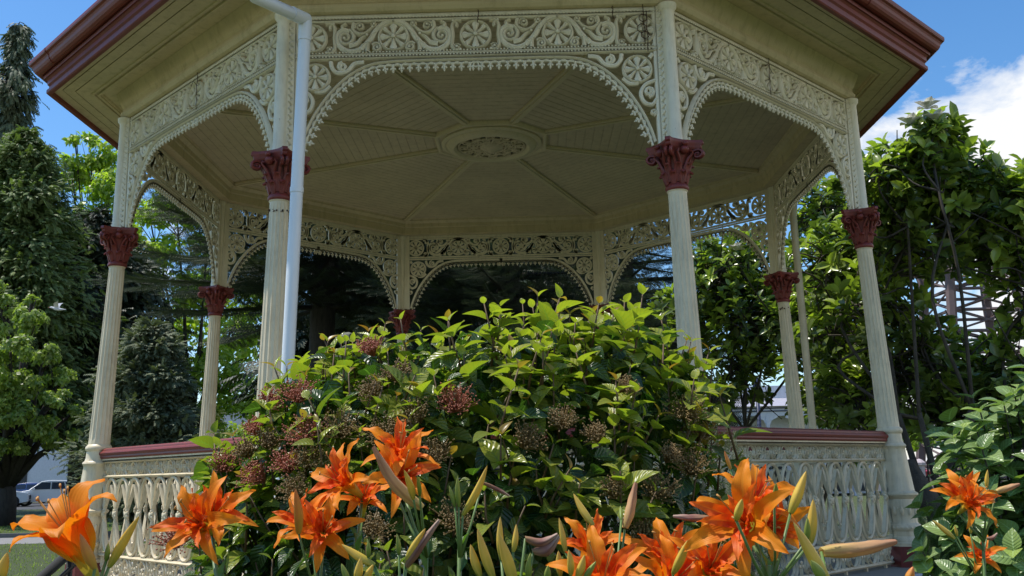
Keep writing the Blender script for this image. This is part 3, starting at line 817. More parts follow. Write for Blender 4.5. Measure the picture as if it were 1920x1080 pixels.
conifer('backing_conifer', ground_at(760, 30), 10.5, 4.6, 'cn_dark', 'near black conifer filling the gap behind the plumed conifers, left one', n_br=260, per=95, spray=.7, z0=.3, droop=.4, profile=lambda t: (1-t**2)**.6, wl=.9, group='black conifers at the back')
conifer('backing_conifer', ground_at(1050, 31), 9.3, 4.4, 'cn_dark', 'near black conifer filling the gap behind the plumed conifers, right one', n_br=260, per=95, spray=.7, z0=.3, droop=.4, profile=lambda t: (1-t**2)**.6, wl=.9, group='black conifers at the back')

# magnolias
def magnolia(name, base, blobs, n_tips, leaf, label, seed, flowers=0, extra_limbs=()):
    rd = random.Random(seed); g = np.random.default_rng(seed)
    root = empty(name, base, label, 'tree', 'magnolias on the right'); b = np.array(base)
    m = MB(); forks = []
    for k in range(4):
        a = rd.uniform(0,6.28); q0 = np.array((rd.uniform(-.12,.12), rd.uniform(-.12,.12), -.1)); q1 = q0+np.array((math.cos(a)*.35, math.sin(a)*.35, 1.0)); q2 = q1+np.array((math.cos(a)*.5, math.sin(a)*.4, 1.1))
        m.tube([tuple(q0), tuple(q1), tuple(q2)], [.085,.05,.03], 8); forks += [(q1,.06),(q2,.05)]
    for lim in extra_limbs:
        pts = [np.array(p)-b for p in lim[0]]; m.tube([tuple(p) for p in smooth_pts(pts, 4)], lim[1], 8)
        forks.append((pts[-1], .05))
    C = []; D = []; N = []; yg = []; var = []; FL = []
    blobs = [(np.array(x[:3])-b, x[3], x[4]) for x in blobs]
    wts = np.array([x[2]*x[1]**2 for x in blobs]); wts = wts/wts.sum()
    for (c, r, w) in blobs:      # limb to each blob
        f, fr = min(forks, key=lambda t: np.linalg.norm(t[0]-c))
        mid = (f+c)/2+np.array((rd.uniform(-.5,.5), rd.uniform(-.5,.5), -.1))
        mid2 = mid*.4+c*.6+g.normal(size=3)*.16; m.tube([tuple(p) for p in smooth_pts([f, mid, mid2, c], 4)], list(np.linspace(fr*.45, .011, 13)), 6)
        for q_ in range(5):
            e_ = c+g.normal(size=3)*r*.6; e1_ = (mid2+e_)/2+g.normal(size=3)*.12; m.tube([tuple(p) for p in smooth_pts([mid2, e1_, e_], 4)], list(np.linspace(.016, .006, 9)), 5)
    for i in range(n_tips):
        c, r, w = blobs[g.choice(len(blobs), p=wts)]
        d = g.normal(size=3); d /= np.linalg.norm(d); s = g.random()**.45
        tip = c+d*r*s*np.array((1,1,.95))
        st = c+d*r*s*.25+g.normal(size=3)*r*.18
        mid = (tip+st)/2+g.normal(size=3)*.10*r
        m.tube([tuple(p) for p in smooth_pts([st, mid, tip], 3)], list(np.linspace(.015, .006, 7)), 4)
        ax = d*.6+np.array((0,0,.75))+g.normal(size=3)*.3; ax /= np.linalg.norm(ax)
        k = rd.randint(6,10); a0 = rd.uniform(0,6.28)
        u = np.cross(ax, (1,.1,.2)); u /= np.linalg.norm(u); v = np.cross(ax, u)
        young = rd.random() < .35+.25*max(0, d[2]); hv = rd.random()*.6
        for j in range(k):
            a = a0+j*2.4; sp = rd.uniform(.55,1.15)+(.2 if j > 5 else -.1)
            rad = u*math.cos(a)+v*math.sin(a)
            dd = ax*math.cos(sp)+rad*math.sin(sp)+np.array((0,0,-.15)); nn = ax*math.sin(sp)-rad*math.cos(sp)
            C.append(tip-ax*.02*j); D.append(dd); N.append(nn+g.normal(size=3)*.15)
            yg.append((rd.uniform(.3,1.0) if young else rd.uniform(0,.12))); var.append(hv+rd.random()*.4)
        if flowers and len(FL) < flowers and d[2] > .45 and s > .8 and d[1] < .3: FL.append(tip)
    m.build('trunk', M['bark_grey'], root, True)
    n = len(C); L = leaf*g.uniform(.65,1.2,n)
    cloud('crown', T_MAG, C, D, N, L, L*.50, M['mag'], root, np.array(var), np.array(yg))
    return root, b
def blob(px, py, Y, r, w=1):
    p = atY(px, py, Y); return (p.x, p.y, p.z, r, w)
mb_ = (5.15, 2.0, GZ)
mag1, _ = magnolia('magnolia_tree', mb_, [blob(1745,262,1.2,.42,1.6), blob(1690,330,1.4,.55,1.5), blob(1790,350,1.6,.62,1.5), blob(1700,430,1.8,.7,1.2), blob(1840,420,1.8,.65,1.2), blob(1900,370,1.4,.55,1.4), blob(1560,500,3.2,.75,.8), blob(1650,560,2.0,.65,.6), blob(1730,640,2.2,.45,.2), blob(1870,470,2.0,.5,.5), blob(1940,560,1.8,.6,.5), blob(1590,660,3.0,.85,.9), blob(1710,700,2.4,.8,.9), blob(1830,700,2.4,.75,.9), blob(1620,770,2.8,.7,.8), blob(1930,720,2.0,.7,.9), blob(1770,790,2.9,.6,.6), blob(1950,460,1.6,.7,1), blob(1640,430,2.6,.5,1.2), blob(1620,350,2.2,.4,1.0)],
    1350, .185, 'large glossy magnolia tree right of the bandstand with white flowers on top', 5,
    extra_limbs=[([(5.15,2.0,-.9),(5.0,1.6,-.1),(5.3,1.2,.9)],list(np.linspace(.11,.05,9))),([atY(1700,870,1.2),atY(1735,930,1.0),atY(1790,1000,.9),atY(1850,1060,.9)],list(np.linspace(.10,.16,13)))])
mag2, _ = magnolia('magnolia_tree', (4.6,5.6,GZ), [blob(1340,520,5.6,.75,1.2), blob(1400,480,5.8,.55,1.3), blob(1300,590,6,.7,1), blob(1420,600,5.6,.9,1), blob(1380,690,5.8,.7,.7), blob(1500,620,5.2,.8,1), blob(1330,760,6,.45,.5), blob(1560,740,5.2,.7,.9), blob(1620,800,5.0,.6,.8), blob(1560,600,5.2,.8,.9), blob(1540,400,5.6,.7,1.2), blob(1600,480,5.0,.8,.9), blob(1470,540,6.4,.8,.9)],
    1200, .17, 'darker magnolia behind the bandstand, framed by its right arch', 9)
# white magnolia flowers
M['petalwhite'] = plain('white petal', (.82,.80,.70), .5)
for (px, py, Y) in ((1738,205,.85),(1705,235,.95),(1755,228,.9),(1380,470,5.1)):
    p = atY(px, py, Y); C = []; D = []; N = []
    for k in range(9):
        a = k*2.4; sp = .5+.09*k
        dd = np.array((math.cos(a)*math.sin(sp), math.sin(a)*math.sin(sp), math.cos(sp))); C.append(p); D.append(dd); N.append((-math.cos(a)*.6,-math.sin(a)*.6,.8))
    cloud('flower', T_MAG, local(mag1 if Y < 3 else mag2, C), D, N, .17, .10, M['petalwhite'], mag1 if Y < 3 else mag2)

# yellow bushes / greenery beyond the right side
broad('garden_bush', ground_at(1740, 24), .5, px_clump([(1700,820,35,0),(1760,810,45,0),(1800,850,40,1),(1850,830,50,0),(1900,800,60,0)], 24), .12, 1800, 'lf_yellow', 'yellow green bush beyond the dark trunks right of the bandstand', 'bush', tr=.06)
broad('garden_bush', ground_at(1520, 26), .4, px_clump([(1500,790,22,0),(1545,790,24,0),(1590,780,28,0),(1640,800,32,0),(1700,780,30,0)], 26), .12, 1800, 'lf_mid', 'mid green bush in front of the verandah house', 'bush', tr=.05)

# hydrangea
def hydrangea():
    c = atY(1962, 900, -4.3); base = (c.x, -4.3, GZ)
    root = empty('hydrangea_bush', base, 'large leaved hydrangea with pale shiny leaves at the right edge', 'bush')
    m = MB(); C = []; D = []; N = []; yg = []; g = np.random.default_rng(4)
    def env(n):
        d = norm(g.normal(size=(n,3))); d[:,1] -= .35; d[:,2] = np.abs(d[:,2])*.9-.05; return norm(d)
    n = 680; d = env(n); rx, ry, rz = .78, .64, 1.92
    P_ = d*np.array((rx,ry,rz))*g.uniform(.60,1.06,(n,1))+np.array((0,0,.05))
    P_[:,2] = np.maximum(P_[:,2], .05)
    for i in range(n):
        p = P_[i]; ax = d[i]*.7+np.array((0,-.1,.7)); ax /= np.linalg.norm(ax)
        if i % 2 == 0: m.tube([(p[0]*.2, p[1]*.2, 0), (p[0]*.7, p[1]*.7, p[2]*.6), tuple(p)], [.012,.008,.004], 5)
        u = np.cross(ax, (1,.2,.1)); u /= np.linalg.norm(u); v = np.cross(ax, u); a0 = g.random()*6
        for j in range(6):
            a = a0+(j//2)*PI/2+(j%2)*PI; rad = u*math.cos(a)+v*math.sin(a); sp = .6+.28*(j//2)
            C.append(p-ax*.05*(j//2)); D.append(ax*math.cos(sp)+rad*math.sin(sp)+np.array((0,0,-.2))); N.append(ax*math.sin(sp)-rad*math.cos(sp)+g.normal(size=3)*.12)
            yg.append(g.random()*.9 if (j < 2 and g.random() < .4) else g.random()*.1)
    m.build('stems', M['bark_grey'], root, True).name = 'stem'
    n = len(C); L = .135*g.uniform(.6,1.15,n)
    cloud('foliage', T_LEAF, C, D, N, L, L*.82, M['hyd'], root, g.random(n), np.array(yg), uv=True)
hydrangea()
# small clipped yew beside the platform
def small_bush(name, loc, rx, h, n, leaf, mat, label, cat='bush', T=None, wl=.3, seed=1, up=.8):
    g = np.random.default_rng(seed); root = empty(name, loc, label, cat)
    m = MB(); d = norm(g.normal(size=(n,3))); d[:,2] = np.abs(d[:,2])
    p = d*np.array((rx,rx,h))*g.uniform(.35,1.08,(n,1))**.6
    for i in range(0, n, max(1, n//60)): m.tube([(p[i][0]*.2,p[i][1]*.2,0), tuple(p[i])], [.012,.004], 5)
    m.build('stem', M['bark_grey'], root, True)
    L = leaf*g.uniform(.6,1.3,n)
    cloud('foliage', T or T_BRUSH, p, d*.6+np.array((0,0,up))+g.normal(size=(n,3))*.3, np.cross(d, (0,.1,1))+g.normal(size=(n,3))*.3, L, L*wl*2, M[mat], root, g.random(n), smooth=False)
c = atY(1742, 960, -.55)
small_bush('yew_bush', (c.x+.12,-.4,GZ), .5, .92, 1500, .13, 'lf_mid', 'small bushy yew beside the platform right of the last pedestal', seed=3, wl=.5)
c = atY(1352, 930, -4.6)
small_bush('rosemary_bush', (c.x,-4.5,GZ), .33, 1.55, 1300, .11, 'cn_grey', 'grey green rosemary sprigs between the shrub and the right balustrade', seed=8, wl=.5, up=1.2)

# ------------------------------------------------------------------ viburnum shrub
M['vib'] = leafmat('shrub leaves', (.020,.050,.014), (.06,.115,.025), (.37,.375,.055), rough=.27, trans=.36, vein=True, tcol=(1.5,1.9,.5), spec=.55)
M['vib_tip'] = leafmat('reddish young leaves', (.26,.16,.035), (.34,.30,.05), rough=.35, trans=.4, tcol=(1.4,1.2,.5))
M['stem_red'] = plain('reddish stem', (.12,.07,.025), .6)
M['berry_red'] = plain('red berries', (.42,.13,.07), .5)
M['berry_brown'] = plain('brown green berries', (.24,.15,.05), .55)
VY = -6.35
outline = [(395,900),(425,810),(470,755),(530,700),(600,648),(680,628),(760,620),(830,602),(920,594),(1010,584),(1100,580),(1180,578),(1245,594),(1300,636),(1335,705),(1352,790),(1358,880)]
OX = []; OZ = []
for a, b in outline:
    p = atY(a, b, VY); OX.append(p.x); OZ.append(p.z)
OX = np.array(OX); OZ = np.array(OZ); VX0 = (OX[0]+OX[-1])/2; VRX = (OX[-1]-OX[0])/2; VRY = .74
def vH(x): return float(np.interp(x, OX, OZ))
def v_inside(p):
    x, y, z = p
    k = abs(x-VX0)/ (VRX*(1.0 if z > -.1 else 1.0+.28*min(1,(-.1-z)/.5)*(1 if x < VX0 else .1)))
    if k >= 1: return False
    e = abs(y-VY)/(VRY*math.sqrt(1-k**2.4)+1e-6)
    if e >= 1: return False
    if z < -.2: return True
    return z < -.2+(vH(VX0+(x-VX0))+.2)*(1-e**2.2)**(1/2.2)
def v_hit(px, py):
    d = ray(px, py); t = 1.6
    while t < 5:
        p = CP+d*t
        if v_inside(p): return p
        t += .02
    return None
def shrub():
    root = empty('viburnum_shrub', (VX0, VY, GZ), 'broad glossy viburnum shrub with yellow green tips and reddish flower heads', 'shrub')
    g = np.random.default_rng(21); O = np.array(root.location)
    m = MB(); C = []; D = []; N = []; L = []; yg = []; var = []
    TC = []; TD = []; TN = []; TL = []
    for k in range(9):
        a = 2*PI*k/9; m.tube([(0.06*math.cos(a),.06*math.sin(a),-.05),(.25*math.cos(a),.2*math.sin(a),.7),(.5*math.cos(a),.4*math.sin(a),1.3)],[.022,.016,.008],6)
    def shoot(tip, ax, ln, npair, young, size):
        ax = ax/np.linalg.norm(ax); st = tip-ax*ln
        m.tube([tuple(st-O), tuple(st+ax*ln*.5+g.normal(size=3)*.006-O), tuple(tip-O)], [.0042,.0035,.0022], 5)
        u = np.cross(ax, (1,.2,.15)); u /= np.linalg.norm(u); v = np.cross(ax, u); a0 = g.random()*6.28
        for j in range(npair):
            f = j/max(1,npair-1)          # 0 tip .. 1 base
            pos = tip-ax*ln*f*.95; a = a0+j*PI/2
            for s_ in (0, PI):
                rad = u*math.cos(a+s_)+v*math.sin(a+s_)
                sp = .50+.55*f+g.normal()*.14
                dd = ax*math.cos(sp)+rad*math.sin(sp)+np.array((0,0,-.10-.35*f)); nn = ax*math.sin(sp)-rad*math.cos(sp)+g.normal(size=3)*.12
                sz = size*(.45+.75*min(1, f*2.2+.05))*g.uniform(.8,1.15)
                if j == 0 and young > .5 and g.random() < .3:
                    TC.append(pos); TD.append(dd); TN.append(nn); TL.append(sz*1.15)
                else:
                    C.append(pos+rad*.004); D.append(dd); N.append(nn); L.append(sz); yg.append(np.clip(young*(1.05-.55*f)+g.normal()*.12, 0, 1)); var.append(g.random())
    n = 0; tries = 0
    while n < 720 and tries < 60000:
        tries += 1
        x = g.uniform(-1.25,1.1)*VRX+VX0; y = g.uniform(-1,1)*VRY+VY; z = g.uniform(GZ+.1, 1.1)
        p = np.array((x,y,z))
        if not v_inside(p): continue
        e = 1e-2; depth = 0
        cx_ = np.array((VX0, VY, -.25)); o = p-cx_; o = o/np.linalg.norm(o)
        if v_inside(p+o*.13): continue
        if y > VY+.35 and g.random() < .6: continue
        top = max(0, o[2]); young_sun = np.clip(-.02+1.2*top**1.3+g.normal()*.15+(.2 if x > VX0+.25 else 0), 0, 1)  # yellow-green towards the top: young growth plus sunlit tone put into colour
        tip = p+o*g.uniform(-.02,.07)
        ax = o*.45+np.array((0,0,.75))+g.normal(size=3)*.22
        shoot(tip, ax, g.uniform(.12,.24), g.integers(3,6), young_sun, g.uniform(.064,.094)); n += 1
    for (px, py, Y, ln, s_) in ((1008,556,VY,.26,.085),(1068,590,VY-.1,.2,.085),(1205,552,VY,.30,.095),(1335,685,VY-.2,.28,.10),(1350,745,VY-.25,.22,.1),(690,622,VY,.15,.08),(840,600,VY-.1,.2,.085),(615,640,VY-.05,.2,.08),(980,570,VY+.1,.2,.07),(1240,600,VY-.1,.2,.085)):
        p = atY(px, py, Y); shoot(np.array(p), np.array((g.normal()*.12,-.1,1)), ln, 4, .85, s_)
    # darker drooping inner leaves
    k = 0
    while k < 5200:
        p = np.array((g.uniform(-1.25,1.05)*VRX+VX0, g.uniform(-1,.6)*VRY+VY, g.uniform(GZ+.05,.9)))
        o = p-np.array((VX0,VY,-.25)); o /= np.linalg.norm(o)
        if not v_inside(p+o*.05) or v_inside(p+o*.5): continue
        d = o*.5+g.normal(size=3)*.5+np.array((0,0,-.55)); C.append(p); D.append(d); N.append(o*.8+np.array((0,0,.3))+g.normal(size=3)*.3)
        L.append(g.uniform(.055,.10)); yg.append(g.random()*.06); var.append(g.random()*.7); k += 1
    m.build('twigs', M['stem_red'], root, True).name = 'branch'
    L = np.array(L)
    cloud('foliage', T_LEAF, np.array(C)-O, D, N, L, L*g.uniform(.56,.72,len(L)), M['vib'], root, np.array(var), np.array(yg), uv=True)
    TL = np.array(TL); cloud('young_foliage', T_LEAF, np.array(TC)-O, TD, TN, TL, TL*.5, M['vib_tip'], root)
    # flower heads gone to berries
    spots = [(475,790,'r'),(515,742,'r'),(560,726,'r'),(566,800,'p'),(425,858,'p'),(690,720,'b'),(745,690,'b'),(762,768,'b'),(858,742,'r'),(1060,775,'b'),(1000,812,'b'),(1140,905,'b'),(1180,715,'b'),(1265,840,'b'),(1290,760,'b'),(530,858,'r'),(585,848,'b'),(860,960,'b'),(1240,905,'b'),(700,980,'b'),(330,1000,'r'),(460,830,'b'),(1110,800,'b'),(820,835,'b'),(1215,985,'b'),(640,790,'b'),(715,800,'b'),(500,815,'b'),(548,905,'b'),(470,880,'r'),(1320,800,'b'),(1300,860,'b'),(690,640,'r')]
    for (px, py, c_) in spots:
        px += g.normal()*4
        p = v_hit(px, py)
        if p is None: p = atY(px, py, VY-.4)
        p = np.array(p)-O; q = MB(); ax = np.array((g.normal()*.25, -.55, .65)); ax /= np.linalg.norm(ax)
        p = p-ax*.012; R0 = g.uniform(.038,.072)
        for i in range(300):
            d = g.normal(size=3); d /= np.linalg.norm(d); d = d-ax*float(d@ax)*.55; d = d*(1+.25*math.sin(5*d[0]*3+R0*900)); d = d+ax*.25
            b_ = p+d*R0*g.uniform(.15,1.1)**.6-ax*.01
            q.ball(tuple(b_), g.uniform(.0016,.0034), 5, 3)
            if i % 3 == 0: q.tube([tuple(p-ax*.05), tuple(b_)], .0010, 3, cap=False)
        q.build('flower_head', M['berry_red'] if c_ != 'b' else M['berry_brown'], root, True)
shrub()

# ------------------------------------------------------------------ daylilies
def petmat(name, throat, mid, eye, edge, tr=.42):
    m, nt, b = mat_base(name)
    a = nt.nodes.new('ShaderNodeAttribute'); a.attribute_name = 'uu'
    v = nt.nodes.new('ShaderNodeAttribute'); v.attribute_name = 'vv'
    c = ramp(nt, a.outputs['Fac'], [(0, throat), (.22, tuple(throat[i]*.4+mid[i]*.6 for i in range(3))), (.45, eye), (.62, mid), (1, edge)])
    ab = nt.nodes.new('ShaderNodeMath'); ab.operation = 'ABSOLUTE'; nt.links.new(v.outputs['Fac'], ab.inputs[0])
    md = ramp(nt, ab.outputs[0], [(0, (.55,)*3), (.14, (0,0,0))]); c = mixc(nt, md, c, (1.0,.36,.03))
    s1 = nt.nodes.new('ShaderNodeMath'); s1.operation = 'MULTIPLY'; s1.inputs[1].default_value = 30; nt.links.new(v.outputs['Fac'], s1.inputs[0])
    s2 = nt.nodes.new('ShaderNodeMath'); s2.operation = 'SINE'; nt.links.new(s1.outputs[0], s2.inputs[0])
    c = mixc(nt, ramp(nt, s2.outputs[0], [(.3, (0,0,0)), (1, (.05,)*3)]), c, tuple(x*.6 for x in eye))
    nt.links.new(c, b.inputs['Base Color']); b.inputs['Roughness'].default_value = .5; b.inputs['Specular IOR Level'].default_value = .25
    bp = nt.nodes.new('ShaderNodeBump'); bp.inputs['Strength'].default_value = .12; bp.inputs['Distance'].default_value = .001
    nt.links.new(s2.outputs[0], bp.inputs['Height']); nt.links.new(bp.outputs[0], b.inputs['Normal'])
    t = nt.nodes.new('ShaderNodeBsdfTranslucent'); nt.links.new(mixc(nt, 1.0, c, (1.0,.85,.5), 'MULTIPLY'), t.inputs['Color'])
    mx = nt.nodes.new('ShaderNodeMixShader'); mx.inputs[0].default_value = tr
    nt.links.new(b.outputs[0], mx.inputs[1]); nt.links.new(t.outputs[0], mx.inputs[2]); nt.links.new(mx.outputs[0], nt.nodes['Material Output'].inputs[0])
    return m
M['petal'] = petmat('orange petal', (.90,.50,.03), (.95,.30,.010), (.90,.19,.008), (.95,.31,.02))
M['petal_in'] = petmat('deep orange petal', (.90,.36,.02), (.90,.15,.012), (.66,.055,.008), (.92,.20,.03))
def gradmat(name, a_, b_, c_, rough=.45, tr=.25, streak=(.5,.2,.1)):
    m, nt, b = mat_base(name)
    a = nt.nodes.new('ShaderNodeAttribute'); a.attribute_name = 'uu'
    c = ramp(nt, a.outputs['Fac'], [(0, a_), (.5, b_), (1, c_)])
    v = nt.nodes.new('ShaderNodeAttribute'); v.attribute_name = 'vv'
    s1 = nt.nodes.new('ShaderNodeMath'); s1.operation = 'MULTIPLY'; s1.inputs[1].default_value = 18.85; nt.links.new(v.outputs['Fac'], s1.inputs[0])
    s2 = nt.nodes.new('ShaderNodeMath'); s2.operation = 'SINE'; nt.links.new(s1.outputs[0], s2.inputs[0])
    c = mixc(nt, ramp(nt, s2.outputs[0], [(.55, (0,0,0)), (1, (.45,)*3)]), c, streak)
    nt.links.new(c, b.inputs['Base Color']); b.inputs['Roughness'].default_value = rough
    b.inputs['Subsurface Weight'].default_value = 0
    t = nt.nodes.new('ShaderNodeBsdfTranslucent'); nt.links.new(c, t.inputs['Color'])
    mx = nt.nodes.new('ShaderNodeMixShader'); mx.inputs[0].default_value = tr
    nt.links.new(b.outputs[0], mx.inputs[1]); nt.links.new(t.outputs[0], mx.inputs[2]); nt.links.new(mx.outputs[0], nt.nodes['Material Output'].inputs[0])
    return m
M['tube'] = gradmat('flower tube', (.30,.36,.05), (.62,.50,.05), (.85,.40,.02), streak=(.5,.42,.05))
M['bud'] = gradmat('yellow bud', (.36,.38,.05), (.82,.57,.08), (.66,.42,.07), streak=(.80,.58,.12))
M['bud_or'] = gradmat('orange bud', (.52,.36,.05), (.78,.34,.05), (.70,.24,.06), streak=(.6,.2,.05))
M['bud_gr'] = gradmat('green bud', (.13,.22,.03), (.28,.36,.06), (.40,.42,.09), streak=(.22,.3,.05))
M['wilt'] = gradmat('wilted flower', (.62,.44,.12), (.72,.42,.19), (.45,.22,.12), rough=.65, streak=(.38,.13,.07))
M['wilt_dk'] = gradmat('shrivelled flower', (.34,.20,.08), (.34,.15,.11), (.50,.36,.26), rough=.7, streak=(.10,.03,.04))
M['stemg'] = plain('scape green', (.12,.20,.045), .45)
M['blade'] = leafmat('strap leaves', (.06,.13,.02), (.12,.22,.04), trans=.3)
M['anther'] = plain('anther', (.45,.20,.03), .6)

def grid_mesh(name, G, mat, parent, closed=False):
    """G: list of rows of (pos,u,v)"""
    nu, nv = len(G), len(G[0]); me = bpy.data.meshes.new(name)
    vs = [tuple(p[0]) for r in G for p in r]; fs = []
    for i in range(nu-1):
        for j in range(nv if closed else nv-1):
            j2 = (j+1) % nv; fs.append((i*nv+j, (i+1)*nv+j, (i+1)*nv+j2, i*nv+j2))
    me.from_pydata(vs, [], fs); me.polygons.foreach_set('use_smooth', [True]*len(fs))
    a = me.attributes.new('uu', 'FLOAT', 'POINT'); a.data.foreach_set('value', [p[1] for r in G for p in r])
    a = me.attributes.new('vv', 'FLOAT', 'POINT'); a.data.foreach_set('value', [p[2] for r in G for p in r])
    me.update(); return link(name, me, mat, parent)
def petal(parent, base, X, Y, Z, ang, L, W, th0, th1, pw, wave, rd, mat, twist=0, start=.01):
    """Z flower axis; petal leaves at azimuth ang, bending from th0 to th1 (rad from axis)"""
    rad = X*math.cos(ang)+Y*math.sin(ang); side = X*-math.sin(ang)+Y*math.cos(ang)
    nu, nv = 15, 9; c = base+rad*start; G = []; ds = L/(nu-1); ph = rd.uniform(0,6.28); fr = rd.uniform(2.2,3.4)
    for i in range(nu):
        t = i/(nu-1); th = th0+(th1-th0)*t**pw
        d = Z*math.cos(th)+rad*math.sin(th); nrm = Z*math.sin(th)-rad*math.cos(th)
        if i: c = c+d*ds
        tw = twist*t; sd = side*math.cos(tw)+nrm*math.sin(tw); nm = nrm*math.cos(tw)-side*math.sin(tw)
        w = W*(max(0, math.sin(PI*min(1, (t*.94+.06)**.85)))**.8*.5+.03*(1-t)); row = []
        for j in range(nv):
            v = -1+2*j/(nv-1)
            h = w*.42*(v*v)*(1-t*.75) + wave*W*.16*abs(v)**2*math.sin(ph+t*fr*6.28*(1 if v > 0 else 1.15)+(1.3 if v > 0 else 0))*min(1,t*2) - w*.10*math.exp(-(v*5)**2)
            row.append((c+sd*(v*w)+nm*h, t, v))
        G.append(row)
    return grid_mesh('petal', G, mat, parent)
def body(name, p0, p1, r, mat, parent, bend=0, prof=None, tri=.12, crinkle=0, nseg=14, rd=random):
    d = p1-p0; L = d.length; z = d/L; x = z.cross(-FW); x = x.normalized() if x.length > .05 else z.orthogonal().normalized(); y = z.cross(x); G = []
    bx = x*rd.uniform(-1,1)*bend*L+(-UP)*bend*L*.8
    for i in range(nseg+1):
        t = i/nseg; rr = r*(prof(t) if prof else (math.sin(PI*min(1,t*.9+.10)**.9)**.75)); c = p0+d*t+bx*math.sin(PI*t); row = []
        for j in range(13 if not crinkle else 18):
            n = 12 if not crinkle else 17
            a = 2*PI*j/(n+1); k = 1+tri*math.cos(3*a)+crinkle*math.sin(5*a+t*7)*.5+crinkle*.5*math.sin(9*a-t*11)
            row.append((c+(x*math.cos(a)+y*math.sin(a))*rr*k, t, j/(n+1)))
        G.append(row)
    return grid_mesh(name, G, mat, parent, closed=True)
def flower(plant, px, py, D, size, axis, seed, double=True, open_=1.0):
    rd = random.Random(seed); c = atD(px, py, D)
    Z = (RT*axis[0]+UP*axis[1]-FW*axis[2]).normalized()
    X = Z.orthogonal().normalized(); Y = Z.cross(X); r0 = rd.uniform(0,6.28)
    X, Y = X*math.cos(r0)+Y*math.sin(r0), Y*math.cos(r0)-X*math.sin(r0)
    size *= .93 if double else 1.0; s = size/.13; base = c-Z*.066*s
    O = plant.location; bl = base-O; tail = bl-Z*.034*s-UP*.006*s
    f = body('flower', tail, bl+Z*.012*s, .0105*s, M['tube'], plant, prof=lambda t: .42+.75*t, tri=.1)
    Q = bl-Z*.004
    for k in range(3): petal(f, Q, X, Y, Z, 2*PI*k/3+rd.uniform(-.1,.1), .102*s*rd.uniform(.92,1.08), (.023 if double else .036)*s, .28 if double else .16, rd.uniform(1.8,2.45)*open_*(1 if double else 1.05), 1.1 if double else 2.6, .35, rd, M['petal'], rd.uniform(-.3,.3), .009*s)
    for k in range(3): petal(f, Q+Z*.004*s, X, Y, Z, 2*PI*(k+.5)/3+rd.uniform(-.12,.12), .102*s*rd.uniform(.9,1.08), (.029 if double else .050)*s, .24 if double else .14, rd.uniform(1.6,2.4)*open_*(1 if double else .9), 1.2 if double else 2.4, .75 if double else .5, rd, M['petal'], rd.uniform(-.35,.35), .008*s)
    if double:
        for k in range(3): petal(f, Q+Z*.008*s, X, Y, Z, 2*PI*k/3+rd.uniform(-.3,.3), .090*s*rd.uniform(.85,1.1), .022*s, .16, rd.uniform(1.0,1.9)*open_, 1.3, 1.0, rd, M['petal_in'], rd.uniform(-.7,.7), .006*s)
        for k in range(4): petal(f, Q+Z*.012*s, X, Y, Z, 2*PI*(k+.4)/4+rd.uniform(-.3,.3), .072*s*rd.uniform(.7,1.2), .018*s, .08, rd.uniform(.6,1.5)*open_, 1.2, 1.2, rd, M['petal_in'], rd.uniform(-1,1), .004*s)
    for k in range(3 if double else 6):
        a = rd.uniform(0,6.28); q = MB(); r_ = X*math.cos(a)+Y*math.sin(a)
        e = Q+Z*.080*s+r_*.020*s+UP*.008*s; q.tube([Q+Z*.01, Q+Z*.05*s+r_*.008*s, e], [.0009,.0008,.0007], 5); q.tube([e-X*.003, e+X*.003+UP*.001], .0014, 5)
        q.build('stamen', M['anther'], f, True)
    return tail+O
